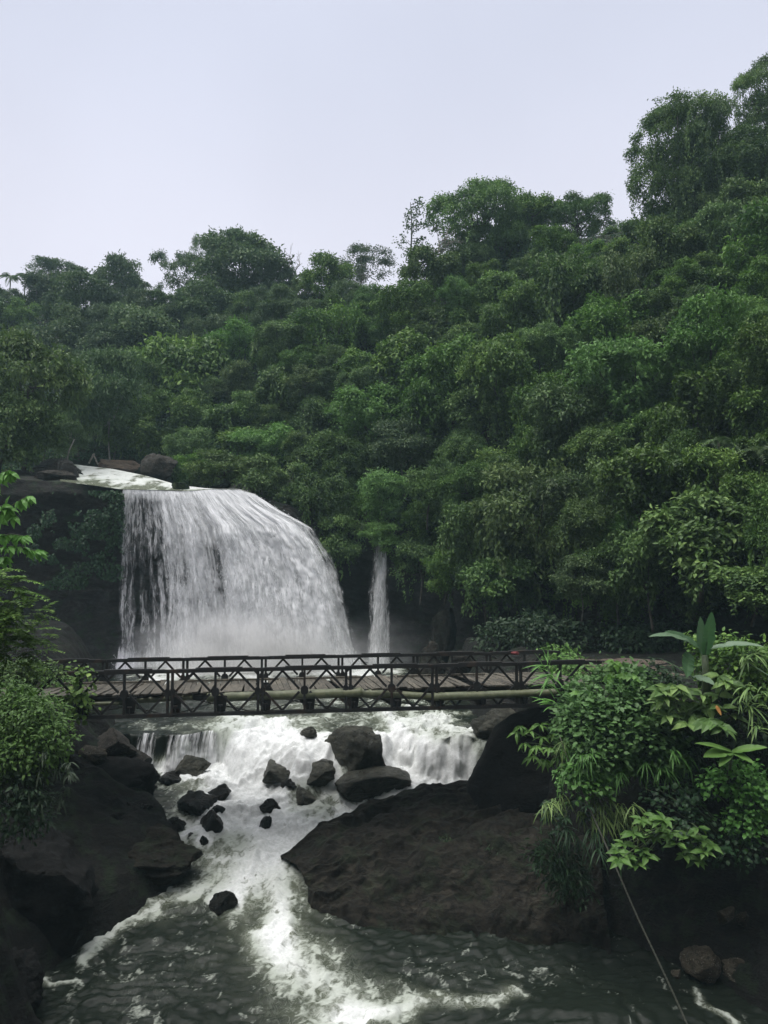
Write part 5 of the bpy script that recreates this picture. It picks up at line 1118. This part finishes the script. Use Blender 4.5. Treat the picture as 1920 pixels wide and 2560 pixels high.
def build_forest():
    build_protos(); T = tree; K = 'ridge trees against the sky'
    # ---- trees one can tell apart on the skyline
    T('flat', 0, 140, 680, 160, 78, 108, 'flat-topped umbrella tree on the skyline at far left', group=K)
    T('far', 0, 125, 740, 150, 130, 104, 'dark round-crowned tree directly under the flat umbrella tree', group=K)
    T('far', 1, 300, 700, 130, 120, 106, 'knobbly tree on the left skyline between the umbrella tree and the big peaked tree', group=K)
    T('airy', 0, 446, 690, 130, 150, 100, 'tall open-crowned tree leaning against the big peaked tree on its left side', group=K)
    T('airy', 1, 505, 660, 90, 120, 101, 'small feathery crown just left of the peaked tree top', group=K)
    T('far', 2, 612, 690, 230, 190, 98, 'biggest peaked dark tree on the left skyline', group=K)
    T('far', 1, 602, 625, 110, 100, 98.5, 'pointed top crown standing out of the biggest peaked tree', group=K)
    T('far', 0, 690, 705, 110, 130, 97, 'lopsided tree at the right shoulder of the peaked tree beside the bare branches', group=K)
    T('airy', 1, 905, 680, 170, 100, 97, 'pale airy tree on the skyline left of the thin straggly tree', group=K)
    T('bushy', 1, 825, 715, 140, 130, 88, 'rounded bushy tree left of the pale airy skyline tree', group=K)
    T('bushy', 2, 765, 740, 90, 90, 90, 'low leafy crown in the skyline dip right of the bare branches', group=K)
    T('dome', 0, 1205, 560, 250, 220, 78, 'large dome-crowned tree on the middle of the ridge', group=K)
    T('dome', 1, 1160, 650, 150, 160, 76, 'vine-hung tree below the dome crown above the straggly tree', group=K)
    T('dome', 1, 1260, 610, 160, 190, 77, 'dark vine-covered tree under the right half of the dome crown', group=K)
    T('bushy', 0, 1330, 540, 160, 125, 79, 'small rounded crown on the ridge right of the large dome', group=K)
    T('dome', 0, 1440, 555, 175, 150, 77, 'second rounded dome tree on the ridge, left of the sky gap', group=K)
    T('bushy', 3, 1540, 600, 110, 80, 74, 'low bushy crown in the ridge gap left of the tall hanging tree', group=K)
    T('bushy', 1, 1620, 575, 150, 95, 70, 'flat green bushy tree below the tall hanging tree', group=K)
    T('weep', 0, 1690, 400, 270, 270, 66, 'tall tree with ragged hanging branches high on the right ridge', group=K)
    T('weep', 1, 1790, 440, 210, 290, 65, 'dark creeper-hung tree close behind the tall hanging tree', group=K)
    T('weep', 1, 1925, 290, 190, 250, 64, 'topmost tree rising out of the frame at the upper right', group=K)
    T('dome', 1, 1880, 420, 230, 200, 63, 'dark dense tree below the topmost tree at the right edge', group=K)
    T('bushy', 2, 2040, 380, 220, 260, 62, 'dense tree behind the topmost tree, cut off by the right edge', group=K)
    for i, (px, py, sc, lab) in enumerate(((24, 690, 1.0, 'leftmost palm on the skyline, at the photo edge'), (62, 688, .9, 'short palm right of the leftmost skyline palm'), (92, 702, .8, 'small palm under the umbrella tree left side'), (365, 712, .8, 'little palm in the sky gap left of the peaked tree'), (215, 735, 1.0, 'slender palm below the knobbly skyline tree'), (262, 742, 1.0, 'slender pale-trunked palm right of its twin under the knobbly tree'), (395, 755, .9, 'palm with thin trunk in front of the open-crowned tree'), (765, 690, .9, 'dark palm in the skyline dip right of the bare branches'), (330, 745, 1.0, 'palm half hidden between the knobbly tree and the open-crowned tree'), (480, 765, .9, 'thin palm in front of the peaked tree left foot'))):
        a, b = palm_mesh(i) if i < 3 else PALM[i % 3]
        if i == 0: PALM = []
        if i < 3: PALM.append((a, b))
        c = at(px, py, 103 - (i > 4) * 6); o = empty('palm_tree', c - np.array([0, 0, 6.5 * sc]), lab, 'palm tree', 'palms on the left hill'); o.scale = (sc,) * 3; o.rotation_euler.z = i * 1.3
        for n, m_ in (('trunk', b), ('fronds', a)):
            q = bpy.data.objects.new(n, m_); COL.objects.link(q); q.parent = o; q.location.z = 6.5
    c, t_ = sparse_mesh(); o = empty('straggly_tree', at(1012, 720, 79), 'thin straggly tree with sparse leaves alone against the sky', 'tree'); o.rotation_euler.y = .06; o.scale = (1.15,) * 3
    for n, m_ in (('trunk', t_), ('crown', c)): q = bpy.data.objects.new(n, m_); COL.objects.link(q); q.parent = o
    o = bpy.data.objects.new('bare_tree', bare_mesh(3, 7)); COL.objects.link(o); o.location = at(722, 735, 97); tag(o, 'leafless pale branching tree right of the biggest peaked tree', 'bare tree')
    o = bpy.data.objects.new('bare_tree', bare_mesh(8, 7.5)); COL.objects.link(o); o.location = at(1040, 690, 74); o.rotation_euler.y = .75; tag(o, 'dead brown leaning branches between the straggly tree and the dome tree', 'bare tree')
    # ---- other trees one can tell apart on the slope
    G = 'trees and bushes of the green slope'
    T('bushy', 0, 70, 960, 270, 300, 60, 'large dark rounded tree above the left cliff, in front of the others', group=G)
    T('bushy', 3, 20, 1080, 220, 200, 58.5, 'dark tree hanging over the boulders on the left cliff', group=G)
    T('far', 2, 275, 1000, 170, 240, 70, 'dark grey-green tree behind the upper stream bank', group=G)
    T('bright', 0, 960, 1240, 150, 150, 56.0, 'light green leafy crown straight above the narrow fall', group=G)
    T('bright', 1, 957, 1342, 110, 76, 54.8, 'small bright tuft right at the top of the narrow fall', group=G)
    T('broad', 0, 1005, 915, 170, 150, 66, 'pale broad-leaved tree halfway up in the middle of the slope', group=G)
    T('bright', 0, 1590, 960, 300, 260, 49, 'large bright yellow-green bush on the right slope', group=G)
    T('bright', 1, 1770, 880, 260, 260, 47, 'bright creeper-covered mound above the large yellow-green bush', group=G)
    T('draped', 0, 1330, 1290, 300, 290, 47.5, 'large leafy tree with pointed top above the bridge right half', group=G)
    T('draped', 1, 1200, 1370, 220, 240, 49.5, 'dark leafy tree bulging over the recess left of the pointed-top tree', group=G)
    T('broad', 1, 1600, 1230, 220, 190, 40, 'pale large-leaved tree right of the pointed-top tree', group=G)
    T('broad', 0, 1760, 1340, 280, 210, 36, 'big-leaved branch hanging over the dark recess above the banana plant', group=G)
    T('broad', 1, 1890, 1480, 200, 110, 33, 'lowest overhanging leafy branch at the right edge', group=G)
    T('draped', 2, 1400, 760, 230, 280, 62, 'tall creeper-draped hump in the upper right slope', group=G)
    T('draped', 0, 1560, 740, 170, 220, 58, 'narrow creeper-draped tree right of the tall draped hump', group=G)
    T('draped', 3, 1740, 500, 130, 150, 64, 'creeper curtain hanging under the tall ragged tree', group=G)
    T('bushy', 0, 560, 1175, 190, 110, 58.5, 'leafy bush overhanging the back of the waterfall lip', group=G)
    T('bushy', 4, 690, 1215, 170, 130, 58.0, 'green bush leaning over the waterfall right shoulder', group=G)
    T('draped', 1, 780, 1270, 170, 170, 57.2, 'draped bush on the cliff between the broad and the narrow fall', group=G)
    T('bushy', 2, 850, 1340, 150, 150, 56.6, 'dark bush hugging the cliff left of the narrow fall', group=G)
    T('bushy', 3, 1050, 1400, 150, 140, 54.0, 'dark bush hugging the cliff right of the narrow fall', group=G)
    bpy.context.view_layer.update(); fixed = [(o.children[1].matrix_world.translation.copy(), o.scale.copy()) for o in COL.objects if o.name.split('.')[0] == 'tree' and o.children]
    # ---- the rest of the slope, filled crown by crown
    r = np.random.default_rng(21); placed = []
    for l, s in fixed:
        x, y = proj(np.array(l)); placed.append((float(x), float(y), s.x * F / l.y, s.z * .82 * F / l.y))
    cand = []
    for _ in range(16000):
        px = r.uniform(-90, 2020); lo, hi = float(ridge(px)) - 12, float(hbase(px)) - 10
        py = r.uniform(lo, hi + 30); D = float(hdepth(px, py)); rw = (1.8 + 3.2 * r.random() ** 1.5) * F / D; rh = rw * r.uniform(.75, 1.15)
        if py + rh * .5 > hi + 40: continue
        if px < 460 and py + rh > 1150: continue
        if all(((px - a) / (rw + c)) ** 2 + ((py - b) / (rh + d)) ** 2 > .27 for a, b, c, d in placed):
            placed.append((px, py, rw, rh)); cand.append((px, py, rw, rh, D))
    zones = ((230, 'above the left cliff'), (450, 'behind the upper stream'), (700, 'above the broad waterfall'), (890, 'above the waterfall shoulder'), (1060, 'above the narrow fall'), (1260, 'above the middle of the bridge'), (1500, 'above the bridge right end'), (1720, 'above the dirt road'), (9999, 'above the banana plant'))
    look = {'bushy': 'mid-green bushy tree', 'draped': 'creeper-draped tree', 'bright': 'bright green tree', 'broad': 'large-leaved tree', 'far': 'hazy olive tree'}
    cells = {}
    for px, py, rw, rh, D in sorted(cand):
        kind = r.choice(['far', 'bushy', 'draped'], p=[.7, .2, .1]) if D > 82 else r.choice(['bushy', 'draped', 'bright', 'broad', 'far'], p=[.38, .28, .14, .14, .06])
        f = max((py - ridge(px)) / (hbase(px) - ridge(px)), 0); row = ['just under the skyline', 'high on the slope', 'halfway up the slope', 'low on the slope', 'at the foot of the slope'][min(int(f * 5), 4)]
        z = [z for lim, z in zones if px < lim][0]; cells.setdefault((kind, row, z), []).append((px, py, rw, rh, D))
    for (kind, row, z), mem in cells.items():
        order = {1: [''], 2: ['left ', 'right ']}.get(len(mem)) or (['leftmost '] + ['%s-left ' % w for w in ('second', 'third', 'fourth', 'fifth', 'sixth', 'seventh', 'eighth')][:len(mem) - 2] + ['rightmost '])
        for pre, (px, py, rw, rh, D) in zip(order, mem):
            n = sum(1 for k in PROTO if k[0] == kind)
            T(kind, int(r.integers(0, n)), px, py, rw * 2.05, rh * 2.05, D - .3 - 15 * max(float(fbm(px / 150, py / 120, 0, 88, 2)) - .45, 0), pre + look[kind] + ' ' + row + ', ' + z, group=G)
    for i, (px, py, Y, sc, lab) in enumerate(((1790, 1105, 40.5, .95, 'palm with arching fronds among the bushes on the right slope'), (1905, 1130, 38.5, 1.0, 'palm with long fronds at the right edge of the slope'), (1465, 930, 57, 1.0, 'small fan of palm fronds halfway up the right slope'), (1640, 760, 54, .9, 'dark little palm high on the right slope below the tall ragged tree'), (1125, 830, 68, 1.0, 'little palm crown in the upper middle of the slope'))):
        a, b = PALM[i % 3]; c = at(px, py, Y); o = empty('palm_tree', c - np.array([0, 0, 3.0 * sc]), lab, 'palm tree', 'palms of the green slope'); o.scale = (sc,) * 3; o.rotation_euler.z = i * 2.1
        for n, m_ in (('trunk', b), ('fronds', a)):
            q = bpy.data.objects.new(n, m_); COL.objects.link(q); q.parent = o; q.location.z = 3.0
    # ---- undergrowth between the trees, too many plants to count
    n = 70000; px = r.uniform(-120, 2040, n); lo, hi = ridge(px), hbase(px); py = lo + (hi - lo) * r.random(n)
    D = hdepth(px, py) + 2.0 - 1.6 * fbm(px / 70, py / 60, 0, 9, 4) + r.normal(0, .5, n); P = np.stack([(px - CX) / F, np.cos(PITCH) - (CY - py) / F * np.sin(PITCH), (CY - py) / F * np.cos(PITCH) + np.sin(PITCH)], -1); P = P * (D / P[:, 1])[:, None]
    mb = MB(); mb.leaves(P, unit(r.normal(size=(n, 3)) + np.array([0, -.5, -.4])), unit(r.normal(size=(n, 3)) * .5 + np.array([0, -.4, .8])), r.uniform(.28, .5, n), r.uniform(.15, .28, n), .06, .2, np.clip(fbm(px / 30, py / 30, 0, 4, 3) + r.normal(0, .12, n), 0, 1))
    o = mb.build('undergrowth', M['leaf_shade']); tag(o, kind='stuff')  # dark leaf colour paints deeper shade into the gaps between crowns

build_hill(); build_gorge_blocker(); build_cliff(); build_banks(); build_rocks(); build_river(); build_falls(); build_bridge(); build_poles(); build_plants(); build_forest()
mist('mist', at(620, 1660, 50.5), (9.5, 3.6, 4.8), .75); mist('mist', at(950, 1640, 52.5), (4.0, 2.2, 3.4), .16)
# damp air: far things fade a little
HAZE = 0.0005
m, t = mat('haze_air'); out = N(t, 'ShaderNodeOutputMaterial'); pv = N(t, 'ShaderNodeVolumePrincipled', Density=HAZE); pv.inputs['Color'].default_value = (.62, .90, 1, 1); lk(t, pv.outputs[0], out.inputs['Volume'])
mb = MB(); X0, X1, Y0, Y1, Z0, Z1 = -160, 160, -12, 200, -18, 75
mb.add([(x, y, z) for z in (Z0, Z1) for y in (Y0, Y1) for x in (X0, X1)], [(0, 2, 3, 1), (4, 5, 7, 6), (0, 1, 5, 4), (2, 6, 7, 3), (0, 4, 6, 2), (1, 3, 7, 5)])
if HAZE: tag(mb.build('haze', m), kind='stuff')
